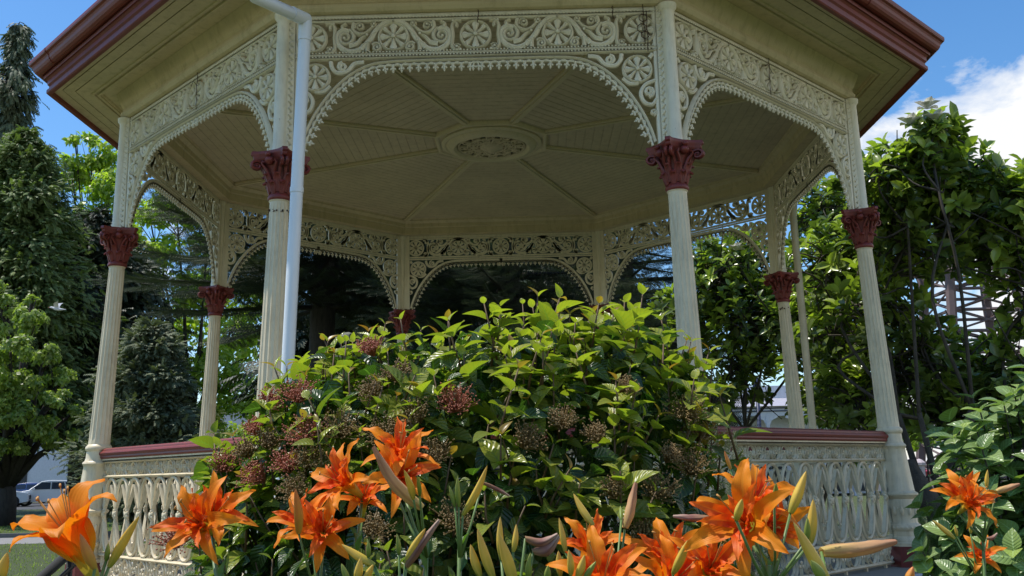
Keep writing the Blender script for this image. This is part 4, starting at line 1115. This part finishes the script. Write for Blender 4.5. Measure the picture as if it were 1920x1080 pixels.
def lily(idx, root_px, D, fl, buds, label, junction, double=True):
    """root at the ground below junction; fl: (px,py,dD,size,axis); buds: (px0,py0,px1,py1,dD,r,kind)"""
    J = atD(junction[0], junction[1], D); rp = Vector((J.x+(root_px-junction[0])/CF*D*1.0, J.y+.12, GZ))
    plant = empty('daylily', rp, label, 'flower', 'orange daylilies in the foreground bed'); O = plant.location
    ends = []
    for k, (a, b, dd, sz, ax) in enumerate(fl): ends.append((flower(plant, a, b, D+dd, sz, ax, idx*17+k*3+1, double), .0028))
    for (a, b, c_, d_, dd, r, kd) in buds:
        p0 = atD(a, b, D+dd); p1 = atD(c_, d_, D+dd*1.3); rd = random.Random(int(a+b))
        if kd in ('y','o','g'):
            body('bud', p0-O, p1-O, r*.76, M[{'y':'bud','o':'bud_or','g':'bud_gr'}[kd]], plant, bend=.03, rd=rd)
        else:
            body('wilted_flower', p0-O, p1-O, r, M['wilt' if kd == 'w' else 'wilt_dk'], plant, bend=.05 if kd == 'w' else .14, crinkle=.22, tri=.05, rd=rd,
                 prof=lambda t: max(.06, math.sin(PI*min(1,t*.8+.12))**.6*(1-.35*t)))
        ends.append((p0, .0020))
    m = MB(); JL = J-O
    mid = JL*.5+Vector((0,-.02,.0))
    m.tube([(0,0,0), mid*.5+Vector((.005,0,0)), mid, JL*.8+Vector((-.003,0,0)), JL], [.0058,.0052,.0046,.0042,.0038], 8)
    for p, r in ends:
        q = Vector(p)-O; L_ = (q-JL).length
        m.tube([JL-Vector((0,0,.03)), JL.lerp(q,.45)+Vector((0,0,-.012-.1*L_)), q], [.0034, r, r*.9], 7)
        b0 = JL.lerp(q,.25)
    m.build('stem', M['stemg'], plant, True)
    # bracts near the junction
    C = []; Dd = []; N = []; g = np.random.default_rng(idx)
    for k in range(3): C.append(JL-Vector((0,0,.015+.02*k))); Dd.append((g.normal()*.5,g.normal()*.3,1)); N.append((g.normal(),-1,.2))
    cloud('bract', T_SIMPLE, C, Dd, N, .04, .012, M['blade'], plant)
    # strap leaves from the ground
    C = []; Dd = []; N = []; L = []
    V_, F_, U_ = tmpl(9, 3, lambda u: .5*max(0,1-u**2.5)*(.6+.4*min(1,u*4))+.003, .9, .25)
    for k in range(7):
        a = g.uniform(0,6.28); C.append((.02*math.cos(a), .02*math.sin(a), 0)); Dd.append((math.cos(a)*.32, math.sin(a)*.32, 1)); N.append((-math.cos(a),-math.sin(a),.3)); L.append(g.uniform(.75,1.12))
    cloud('leaf_tuft', (V_,F_,U_), C, Dd, N, L, .022, M['blade'], plant)
    return plant
# axis = (right, up, towards the camera)
lily(1, 150, 1.12, [(105,955,0,.135,(-.35,.85,.25))], [(205,1062,262,966,0,.0072,'y'),(199,1052,203,1018,0,.004,'g'),(178,1066,150,1000,-.02,.0075,'o')], 'single orange daylily at the far left, petals curled back, seen from the side', (160,1130), double=False)
lily(2, 430, 1.50, [(352,968,0,.125,(-.15,.45,.85)),(408,942,.06,.115,(.35,.65,.6))], [], 'pair of double orange daylilies in front of the left balustrade', (415,1075))
lily(3, 590, 1.68, [(548,955,0,.105,(-.35,.75,.5)),(605,985,-.04,.115,(.15,.5,.85))], [(560,1000,553,915,-.05,.010,'o')], 'two small orange daylilies low at the left foot of the shrub', (598,1090))
lily(4, 665, 1.70, [(612,882,0,.135,(-.55,.55,.6)),(682,908,.05,.10,(.1,.85,.45))], [], 'orange daylily turned left with a smaller bloom at its right', (668,1000))
lily(5, 755, 1.66, [(752,815,.05,.125,(.1,.85,.45)),(762,876,0,.125,(.35,.5,.8))], [(790,952,700,838,-.08,.0105,'w'),(775,935,757,880,-.1,.0075,'y'),(787,930,782,890,-.1,.0045,'g')], 'tallest orange daylily, one bloom above another, with a long striped wilted bud', (800,1010))
lily(6, 835, 1.62, [], [(868,965,914,872,0,.0085,'y'),(860,950,858,892,0,.0060,'g'),(853,950,842,910,0,.005,'g'),(905,905,955,930,.05,.004,'k')], 'daylily stem with upright green and yellow buds left of the centre', (862,1010))
lily(7, 770, 1.50, [], [(760,1055,798,990,0,.0085,'y'),(762,1062,824,975,0,.0075,'k'),(748,1040,744,1000,0,.005,'g'),(702,1060,640,1020,0,.0085,'y'),(690,1045,690,1012,0,.005,'g')], 'daylily stem with fanned yellow buds under the tallest bloom', (752,1120))
lily(8, 955, 1.28, [], [(900,1080,882,1020,0,.0075,'y'),(925,1085,895,990,0,.0085,'y'),(965,1100,935,1000,-.03,.010,'y'),(940,1050,938,968,.03,.0065,'y'),(962,1035,968,982,.03,.0055,'y'),(990,1090,995,1035,0,.006,'g'),(985,1010,1045,1002,0,.0065,'k'),(1000,1035,1048,1005,.0,.008,'k'),(1025,1090,1028,1060,-.03,.006,'g')], 'dense spray of yellow daylily buds at the bottom centre', (955,1190))
lily(9, 1125, 1.42, [(1112,1000,.08,.105,(.1,.75,.6)),(1125,1050,-.06,.14,(-.1,.8,.5))], [(1112,985,1075,925,.05,.0075,'y'),(1172,990,1192,905,.08,.0085,'w'),(1165,975,1163,948,.08,.004,'g'),(1060,1035,1048,970,.03,.006,'y'),(1050,1080,1047,1032,0,.007,'y')], 'orange daylily right of the bud spray at the bottom, two blooms stacked', (1140,1150))
lily(10, 1250, 1.42, [(1248,1020,.04,.125,(-.2,.75,.55)),(1283,1062,-.04,.12,(.35,.7,.6))], [(1262,1075,1290,1012,-.08,.008,'y'),(1330,972,1262,968,.05,.006,'k')], 'orange daylily low between the stacked blooms and the big bloom', (1265,1150))
lily(11, 1420, 1.22, [(1372,962,0,.130,(-.55,.45,.7))], [(1380,975,1392,935,-.05,.0065,'y'),(1482,962,1512,882,.03,.0085,'y'),(1518,1020,1525,935,0,.0085,'y'),(1512,1015,1514,970,-.02,.005,'g')], 'biggest orange daylily, petals wide open toward the left, in front of the right balustrade', (1440,1060))
lily(12, 1440, 1.48, [(1428,905,0,.125,(.15,.85,.45)),(1468,985,0,.115,(.35,.2,.9))], [(1370,880,1358,845,0,.004,'o'),(1452,950,1455,905,-.1,.006,'g')], 'ruffled orange daylily behind the biggest bloom', (1450,1060))
lily(13, 1350, 1.38, [(1345,1045,0,.12,(.1,.6,.75))], [], 'orange daylily at the bottom edge under the biggest bloom', (1355,1150))
lily(14, 1555, 1.02, [], [(1560,1110,1487,978,0,.0088,'y'),(1545,1090,1520,1050,-.03,.007,'g'),(1540,1035,1680,1016,.10,.0095,'w'),(1700,1095,1712,1062,0,.006,'o')], 'daylily stem with a huge leaning yellow bud and a pink wilted bloom pointing right', (1585,1190))
lily(15, 1830, 2.25, [(1805,912,0,.115,(-.3,.7,.6)),(1838,928,-.05,.115,(.25,.6,.7))], [(1850,915,1852,880,0,.006,'y'),(1868,922,1912,908,0,.0085,'w')], 'double orange daylilies in front of the hydrangea, upper pair', (1842,990))
lily(16, 1850, 2.45, [(1842,1028,0,.10,(-.2,.7,.6))], [(1790,1010,1748,975,0,.0085,'y'),(1795,1005,1790,985,0,.005,'y'),(1820,1000,1820,975,0,.006,'y'),(1850,1010,1870,1000,0,.006,'k')], 'smallest orange daylily low at the right below the upper pair', (1832,1060))
lily(18, 1075, 1.34, [], [(1082,1085,1096,1040,0,.0075,'y'),(1070,1078,1066,1030,0,.0065,'y'),(1092,1092,1118,1052,0,.006,'g')], 'short daylily stem of three pale buds between the bud spray and the stacked blooms', (1082,1150))
lily(19, 690, 1.36, [], [(668,1092,676,1045,0,.008,'y'),(655,1095,640,1056,0,.006,'g'),(682,1090,700,1058,0,.0065,'y')], 'short daylily stem of three buds at the bottom edge left of the fanned buds', (668,1150))
lily(17, 0, 1.10, [], [(-5,1095,14,1035,0,.0085,'y')], 'lone yellow daylily bud in the bottom left corner', (-8,1150))

# ------------------------------------------------------------------ ground, path, road
def groundmat():
    m, nt, b = mat_base('lawn'); n = noise(nt, .35, 8, .7); n2 = noise(nt, 30, 4, .7)
    c = ramp(nt, n, [(.3, (.030,.045,.012)), (.55, (.05,.075,.018)), (.75, (.075,.09,.025))])
    c = mixc(nt, ramp(nt, n2, [(.35, (0,0,0)), (.7, (.5,)*3)]), c, (.13,.15,.04)); nt.links.new(c, b.inputs['Base Color']); b.inputs['Roughness'].default_value = .9
    bp = nt.nodes.new('ShaderNodeBump'); bp.inputs['Strength'].default_value = .9; bp.inputs['Distance'].default_value = .05
    nt.links.new(n2, bp.inputs['Height']); nt.links.new(bp.outputs[0], b.inputs['Normal']); return m
M['lawn'] = groundmat(); M['asphalt'] = plain('asphalt', (.06,.06,.062), .85); M['pathc'] = plain('path concrete', (.24,.23,.22), .85); M['soil'] = plain('soil', (.045,.032,.022), .95); M['kerb'] = plain('kerb stone', (.16,.15,.14), .8)
q = MB(); q.add([(-900,-60,GZ),(900,-60,GZ),(900,1500,GZ),(-900,1500,GZ)], [(0,1,2,3)]); tag(q.build('lawn', M['lawn']), kind='structure')
q = MB(); q.add([(-90,14.2,GZ+.006),(-9,14.2,GZ+.006),(-9,17.0,GZ+.006),(-90,17.0,GZ+.006)], [(0,1,2,3)]); tag(q.build('path', M['pathc']), kind='structure')
q = MB(); q.box((-49.5,17.15,GZ+.05), (81,.14,.13)); tag(q.build('kerb', M['kerb']), kind='structure')
q = MB(); q.add([(-140,46,GZ+.006),(140,46,GZ+.006),(140,66,GZ+.006),(-140,66,GZ+.006)], [(0,1,2,3)]); tag(q.build('road', M['asphalt']), kind='structure')
q = MB(); n = 24
q.add([(VX0+2.9*math.cos(2*PI*i/n), -7.0+2.2*math.sin(2*PI*i/n), GZ+.012) for i in range(n)], [tuple(range(n))]); tag(q.build('flower_bed', M['soil']), kind='structure')
# grass blades near the kerbside lawn
g = np.random.default_rng(2); n = 40000
C = np.stack([g.uniform(-26,-5,n), g.uniform(-4,26,n), np.full(n,GZ)], 1); C = C[(C[:,1] < 14) | (C[:,1] > 17.4)]; n = len(C)
gr = cloud('grass', T_SIMPLE, C, np.stack([g.normal(size=n)*.3, g.normal(size=n)*.3, np.ones(n)],1), g.normal(size=(n,3)), g.uniform(.03,.07,n), .012, M['lf_bright'], None)
tag(gr, 'short mown grass on the lawn at left', 'grass', kind='stuff')

# ------------------------------------------------------------------ cars
M['glass'] = plain('car glass', (.02,.03,.045), .08); M['tyre'] = plain('tyre', (.015,.015,.015), .8); M['rim'] = plain('wheel rim', (.35,.36,.37), .3, .8)
M['lamp'] = plain('headlamp', (.7,.72,.75), .1)
def carpaint(n, c):
    m, nt, b = mat_base(n); b.inputs['Base Color'].default_value = (*c,1); b.inputs['Roughness'].default_value = .3; b.inputs['Coat Weight'].default_value = .8; return m
def car(loc, rz, paint_, label, h=1.62, L=4.4):
    root = empty('parked_car', loc, label, 'car', 'cars parked along the road', rz=rz); W = .9
    # side profile (x forward to -x)
    pr_ = [(-L/2,.32),(-L/2,.62),(-L/2+.12,.86),(-L/2+1.05,1.02),(-L/2+1.75,h-.06),(-L/2+2.3,h),(L/2-.75,h-.04),(L/2-.25,1.08),(L/2-.03,.98),(L/2,.60),(L/2-.05,.30),(L/2-.45,.26),(-L/2+.4,.24)]
    m = MB(); rows = []
    for (y, k) in ((-W,.0),(-W*.97,.02),(-W*.55,.04),(W*.55,.04),(W*.97,.02),(W,0)):
        rows.append([(x*(1 if abs(y) < W else .985), y*(1 if z < 1.05 else 1-.22*(z-1.05)/(h-1.05)), z*(1+k*.3) if z > .9 else z) for x, z in pr_])
    n = len(pr_); m.v = [p for r in rows for p in r]
    for i in range(5):
        for k in range(n): m.f.append((i*n+k, i*n+(k+1)%n, (i+1)*n+(k+1)%n, (i+1)*n+k))
    m.f += [tuple(range(n))[::-1], tuple(5*n+k for k in range(n))]
    b = m.build('body', paint_, root, True, angle=28)
    bz = b.modifiers.new('bev', 'BEVEL'); bz.width = .04; bz.segments = 2
    for s_ in (-1,1):
        q = MB()
        for (x0, x1, x2, x3) in ((-L/2+1.15,-L/2+1.78,-L/2+2.3,-L/2+2.3),(-L/2+2.38,-L/2+2.38,L/2-1.3,L/2-1.2),(L/2-1.1,L/2-1.22,L/2-.85,L/2-.5)):
            yb, yt = s_*(W+.006)*.995, s_*(W*.82)
            vs = [(x0,yb,1.06),(x3,yb,1.06),(x2,yt,h-.12),(x1,yt,h-.12)]
            q.add([(x, y+s_*.022, z) for x,y,z in vs], [(0,1,2,3)])
        q.build('side_window', M['glass'], root)
    q = MB(); q.add([(-L/2+1.10,-.74,1.07),(-L/2+1.10,.74,1.07),(-L/2+1.74,.62,h-.08),(-L/2+1.74,-.62,h-.08)], [(0,1,2,3)]); q.v = [(x-.03,y,z+.035) for x,y,z in q.v]; q.build('windscreen', M['glass'], root)
    q = MB(); q.box((-L/2-.012,0,.58),(.03,.95,.26)); q.box((-L/2-.015,0,.34),(.03,1.2,.10)); q.build('grille', M['tyre'], root)
    for s_ in (-1,1):
        q = MB(); q.box((-L/2+.04,s_*.68,.76),(.12,.36,.13)); q.build('headlight', M['lamp'], root)
        q = MB(); q.box((-L/2+1.35,s_*(W+.10),1.08),(.12,.18,.14)); q.build('mirror', paint_, root)
        for x in (-L/2+.85, L/2-.85):
            w = MB(); w.lathe([(.20,-.11),(.33,-.11),(.345,-.06),(.345,.06),(.33,.11),(.20,.11)], 20); w.v = [(a+x, c+s_*(W-.06), b_+.345) for a, b_, c in w.v]
            wo = w.build('wheel', M['tyre'], root, True, angle=40)
            w = MB(); w.lathe([(.02,-.115),(.21,-.115),(.22,-.09),(.22,.09),(.21,.115),(.02,.115)], 12); w.v = [(a+x, c+s_*(W-.06), b_+.345) for a, b_, c in w.v]; w.build('rim', M['rim'], wo)
    return root
cw = carpaint('white car paint', (.75,.77,.78)); cb = carpaint('blue car paint', (.03,.08,.30)); cs = carpaint('silver car paint', (.5,.52,.54)); cr = carpaint('red car paint', (.45,.02,.02))
def carspot(px, D): p = atD(px, 930, D); return (p.x, p.y, GZ+.01)
car(carspot(92,64), R_(22), cw, 'white suv parked under the spreading tree, front to the left')
car(carspot(52,72), R_(8), cb, 'blue car parked behind the white suv', 1.5)
car(carspot(-14,62), R_(200), cs, 'silver car cut by the left edge beside the white suv', 1.5)
car(carspot(236,66), R_(10), cr, 'red car glimpsed through the left balustrade', 1.5)
car(carspot(1760,66), R_(15), cr, 'red car glimpsed under the magnolia right of the bandstand', 1.5)

# ------------------------------------------------------------------ buildings
M['wallw'] = plain('white render wall', (.72,.71,.74), .7); M['wallg'] = plain('grey lilac roof', (.40,.39,.44), .6); M['navy'] = plain('navy trim', (.03,.04,.09), .5)
M['steel'] = plain('weathered steel', (.15,.10,.09), .7); M['shade'] = plain('shadowed window', (.03,.03,.035), .4)
def building_left():
    p = atD(60, 930, 84); o = empty('long_building', (p.x, p.y, GZ), 'plain white building with dark openings behind the parked cars', 'building')
    q = MB(); q.box((2,0,3.6),(60,8,7.2)); o1 = q.build('wall', M['wallw'], o)
    q = MB(); q.box((2,0,7.4),(61,9,.4)); q.build('roof', M['wallg'], o)
    for x in [-24+6.0*i for i in range(10)]:
        q = MB(); q.box((x+.2,-4.03,1.6),(2.6,.1,3.2)); q.build('doorway', M['shade'], o)
        q = MB(); q.box((x+3,-4.03,5.4),(1.8,.1,1.3)); q.build('window', M['shade'], o)
building_left()
def house():
    D = 48; a = atD(1335, 760, D); bR = atD(1640, 760, D); w = bR.x-a.x
    o = empty('verandah_house', ((a.x+bR.x)/2, a.y, GZ), 'pale house with grey roof, navy stripes and an arched verandah', 'house')
    z = lambda py: atD(1450, py, D).z-GZ
    ze, zt = z(762), z(716)
    q = MB(); q.box((0,3.5,ze/2+.6),(w,5,ze+1.0)); q.build('wall', M['wallw'], o)
    q = MB(); q.add([(-w/2-.3,-.3,ze),(w/2+.3,-.3,ze),(w/2-.9,3,zt),(-w/2+.9,3,zt),(w/2+.3,7,ze),(-w/2-.3,7,ze)], [(0,1,2,3),(3,2,4,5),(1,4,2),(0,3,5),(0,5,4,1)]); q.build('roof', M['wallg'], o)
    n = 6; bay = w/n
    q = MB(); q.box((0,0,(ze+z(780))/2+.0),(w,.12,ze-z(780))); be = q.build('frieze_board', M['wallw'], o)
    for k, py in enumerate((760.5,765.5,771)):
        q = MB(); q.box((0,-.08,z(py)),(w+.1,.05,.055)); q.build('stripe', M['navy'], be)
    for i in range(n+1):
        x = -w/2+i*bay; q = MB(); q.box((x,0,z(780)/2),(.16,.16,z(780))); q.build('post', M['wallw'], o)
        for s_ in (-1,1):
            q = MB(); q.add([(x+s_*.08,-.05,z(780)),(x+s_*.08,-.05,z(780)-.5),(x+s_*.2,-.05,z(780)-.22),(x+s_*.5,-.05,z(780)-.08),(x+s_*.5,-.05,z(780))], [(0,1,2,3,4)]); q.build('bracket', M['wallw'], o)
    for i in range(n):
        q = MB(); q.box((-w/2+(i+.5)*bay,.98,1.35),(bay*.55,.08,2.3)); q.build('window', M['shade'], o)
house()
# lamp post in front of the house
p = atD(1431, 900, 38); o = empty('lamp_post', (p.x, p.y, GZ), 'slim dark lamp post with a crossbar in front of the verandah house', 'lamp post')
h_ = atD(1427, 732, 38).z-GZ
q = MB(); q.tube([(0,0,0),(0,0,h_)], [.11,.07], 10); q.build('pole', M['navy'], o, True)
q = MB(); q.tube([(-.35,0,h_-.25),(.35,0,h_-.25)], .03, 8); q.build('crossbar', M['navy'], o, True)
q = MB(); q.lathe([(.06,h_),(.16,h_+.1),(.18,h_+.4),(.08,h_+.55),(.01,h_+.65)], 12); q.build('lantern', M['navy'], o, True)
# lattice tower
def tower():
    D = 62; c = atD(1822, 600, D); o = empty('lattice_tower', (c.x, c.y, GZ), 'rusty brown lattice tower rising behind the magnolia', 'tower')
    H = atD(1822, 470, D).z-GZ; hw = lambda z: 3.1-.085*z if z < 12 else 2.05
    q = MB(); cs_ = [(-1,-1),(1,-1),(1,1),(-1,1)]
    for (a, b) in cs_: q.tube([(a*hw(z_), b*hw(z_), z_) for z_ in (0,4,8,12,H)], .30, 6)
    q.build('leg', M['steel'], o)
    q = MB(); z_ = 0; k = 0
    while z_ < H-.1:
        z2 = min(H, z_+1.35)
        for i in range(4):
            a, b = cs_[i], cs_[(i+1)%4]
            A = (a[0]*hw(z_), a[1]*hw(z_), z_); B = (b[0]*hw(z_), b[1]*hw(z_), z_); A2 = (a[0]*hw(z2), a[1]*hw(z2), z2); B2 = (b[0]*hw(z2), b[1]*hw(z2), z2)
            q.tube([A,B], .11, 5); q.tube([A,B2], .07, 5); q.tube([B,A2], .07, 5)
        z_ = z2
    q.build('brace', M['steel'], o)
    q = MB(); n = 20
    for rr, zz in ((3.4,H-1.5),(3.4,H-.9),(3.4,H)):
        q.tube([(rr*math.cos(2*PI*i/n), rr*math.sin(2*PI*i/n), zz) for i in range(n+1)], .08, 5)
    for i in range(n): q.tube([(3.4*math.cos(2*PI*i/n),3.4*math.sin(2*PI*i/n),H-1.5),(3.4*math.cos(2*PI*(i+1)/n),3.4*math.sin(2*PI*(i+1)/n),H)], .05, 4)
    q.build('gallery', M['steel'], o)
tower()
# pale sign-like pillars under the magnolia
for i, (px, lab) in enumerate(((1712,'pale pinkish stone pillar left of its twin by the right lawn'),(1730,'pale pinkish stone pillar right of its twin by the right lawn'))):
    p = atD(px, 930, 40); q = MB(); q.lathe([(.28,0),(.28,.12),(.22,.16),(.20,1.35),(.26,1.40),(.26,1.5),(.12,1.62),(.01,1.66)], 8)
    o = q.build('stone_pillar', plain('pinkish stone', (.5,.42,.42), .8), None, False, loc=(p.x,p.y,GZ)); tag(o, lab, 'pillar', 'pale pillars at the right lawn')
# black rail of the side ramp at left
a0 = atD(70, 1090, 4.2); a1 = atD(138, 1030, 4.6)
o = empty('garden_rail', (a0.x, a0.y, GZ), 'black metal garden rail slanting up behind the left daylily', 'rail'); O_ = o.location
q = MB(); d = a1-a0; q.tube([a0-d*1.2-O_, a1+d*.4-O_], .022, 8); q.tube([a0-d*1.2-O_+Vector((0,.05,-.06)), a1+d*.4-O_+Vector((0,.05,-.06))], .012, 8); q.build('bar', M['dark'], o, True)
for t in (-.8,.9):
    p = a0+d*t-O_; q = MB(); q.tube([p, Vector((p.x,p.y,0))], .016, 8); q.build('upright', M['dark'], o, True)

# ------------------------------------------------------------------ gull
def gull():
    c = atD(106, 579, 30); o = empty('seagull', c, 'white seagull in flight in front of the dark conifers', 'bird')
    m = bpy.data.materials.new('gull white'); m = plain('gull white', (.8,.8,.8), .6); gw = plain('gull grey', (.45,.47,.5), .6)
    q = MB()
    q.tube([(-.21,0,.015),(-.19,0,.018),(-.16,0,.022),(-.12,0,.02),(-.05,0,.0),(.05,0,-.005),(.13,0,.0),(.20,0,.008),(.27,0,.01)], [.004,.018,.028,.030,.046,.050,.036,.020,.012], 12)
    q.build('body', m, o, True)
    q = MB(); q.tube([(-.205,0,.014),(-.25,0,.004)], [.008,.002], 6); q.build('beak', plain('beak', (.5,.1,.03), .5), o)
    for s_, ups in ((1,.17),(-1,.15)):
        q = MB(); rows = []
        for (t, x0, x1, z) in ((0,-.07,.07,.02),(.12,-.085,.06,.07),(.24,-.07,.065,.11),(.36,-.02,.07,.14),(.46,.05,.09,.155)):
            rows.append([(x0, s_*t*.7, z*1.35), ((x0+x1)/2, s_*t*.7, z*1.35+.008), (x1, s_*t*.7, z*1.35-.004)])
        q.v = [p for r in rows for p in r]; q.f = [(i*3+k, i*3+k+1, (i+1)*3+k+1, (i+1)*3+k) for i in range(4) for k in range(2)]
        q.build('wing', gw if s_ > 0 else m, o, True)
    q = MB(); q.add([(.20,-.02,.008),(.20,.02,.008),(.31,.045,.006),(.31,-.045,.006)], [(0,1,2,3)]); q.build('tail', m, o)
    o.rotation_euler = (.1,.12,.25)
gull()

# ------------------------------------------------------------------ light and sky
SUN_EL, SX, SY = R_(67), -.995, .08
sd = Vector((SX*math.cos(SUN_EL), SY*math.cos(SUN_EL), math.sin(SUN_EL)))
sun = bpy.data.lights.new('sun', 'SUN'); sun.energy = 5.0; sun.angle = R_(.53); sun.color = (1,.955,.88)
so = bpy.data.objects.new('sun', sun); COL.objects.link(so); so.rotation_euler = sd.to_track_quat('Z', 'Y').to_euler()
w = bpy.data.worlds.new('World'); sc.world = w; w.use_nodes = True; nt = w.node_tree
bg = nt.nodes['Background']; sky = nt.nodes.new('ShaderNodeTexSky'); sky.sky_type = 'NISHITA'; sky.sun_disc = False
sky.sun_elevation = SUN_EL; sky.sun_rotation = math.atan2(SX, SY); sky.air_density = 1.0; sky.dust_density = .4; sky.ozone_density = 2.0
tc = nt.nodes.new('ShaderNodeTexCoord')
mp = nt.nodes.new('ShaderNodeMapping'); mp.inputs['Scale'].default_value = (3.0,3.0,4.6); mp.inputs['Location'].default_value = (1.3,.4,.2)
nt.links.new(tc.outputs['Generated'], mp.inputs[0])
nz = nt.nodes.new('ShaderNodeTexNoise'); nz.inputs['Scale'].default_value = 1.6; nz.inputs['Detail'].default_value = 9; nz.inputs['Roughness'].default_value = .58; nz.inputs['Distortion'].default_value = .3
nt.links.new(mp.outputs[0], nz.inputs['Vector'])
# more cloud towards the east (right), clear to the left
sep = nt.nodes.new('ShaderNodeSeparateXYZ'); nt.links.new(tc.outputs['Generated'], sep.inputs[0])
bias = nt.nodes.new('ShaderNodeMapRange'); bias.inputs[1].default_value = .25; bias.inputs[2].default_value = .50; bias.inputs[3].default_value = -.14; bias.inputs[4].default_value = .075
nt.links.new(sep.outputs[0], bias.inputs[0])
zb = nt.nodes.new('ShaderNodeMapRange'); zb.inputs[1].default_value = .30; zb.inputs[2].default_value = .56; zb.inputs[3].default_value = .10; zb.inputs[4].default_value = -.16
nt.links.new(sep.outputs[2], zb.inputs[0])
ad = nt.nodes.new('ShaderNodeMath'); ad.operation = 'ADD'; nt.links.new(nz.outputs['Fac'], ad.inputs[0]); nt.links.new(bias.outputs[0], ad.inputs[1])
ad2 = nt.nodes.new('ShaderNodeMath'); ad2.operation = 'ADD'; nt.links.new(ad.outputs[0], ad2.inputs[0]); nt.links.new(zb.outputs[0], ad2.inputs[1])
cf = ramp(nt, ad2.outputs[0], [(.54, (0,0,0)), (.57, (.5,)*3), (.62, (1,1,1))])
sat = nt.nodes.new('ShaderNodeHueSaturation'); sat.inputs['Saturation'].default_value = 1.28; sat.inputs['Value'].default_value = 1.5; nt.links.new(sky.outputs[0], sat.inputs['Color'])
mxw = mixc(nt, cf, sat.outputs[0], (8.0,8.1,8.2))
nt.links.new(mxw, bg.inputs['Color']); bg.inputs['Strength'].default_value = .125
sc.view_settings.view_transform = 'Standard'; sc.view_settings.look = 'None'; sc.view_settings.exposure = 0; sc.view_settings.gamma = 1
sc.cycles.use_denoising = True
sc.cycles.max_bounces = 8; sc.cycles.diffuse_bounces = 5; sc.cycles.glossy_bounces = 2; sc.cycles.transmission_bounces = 4
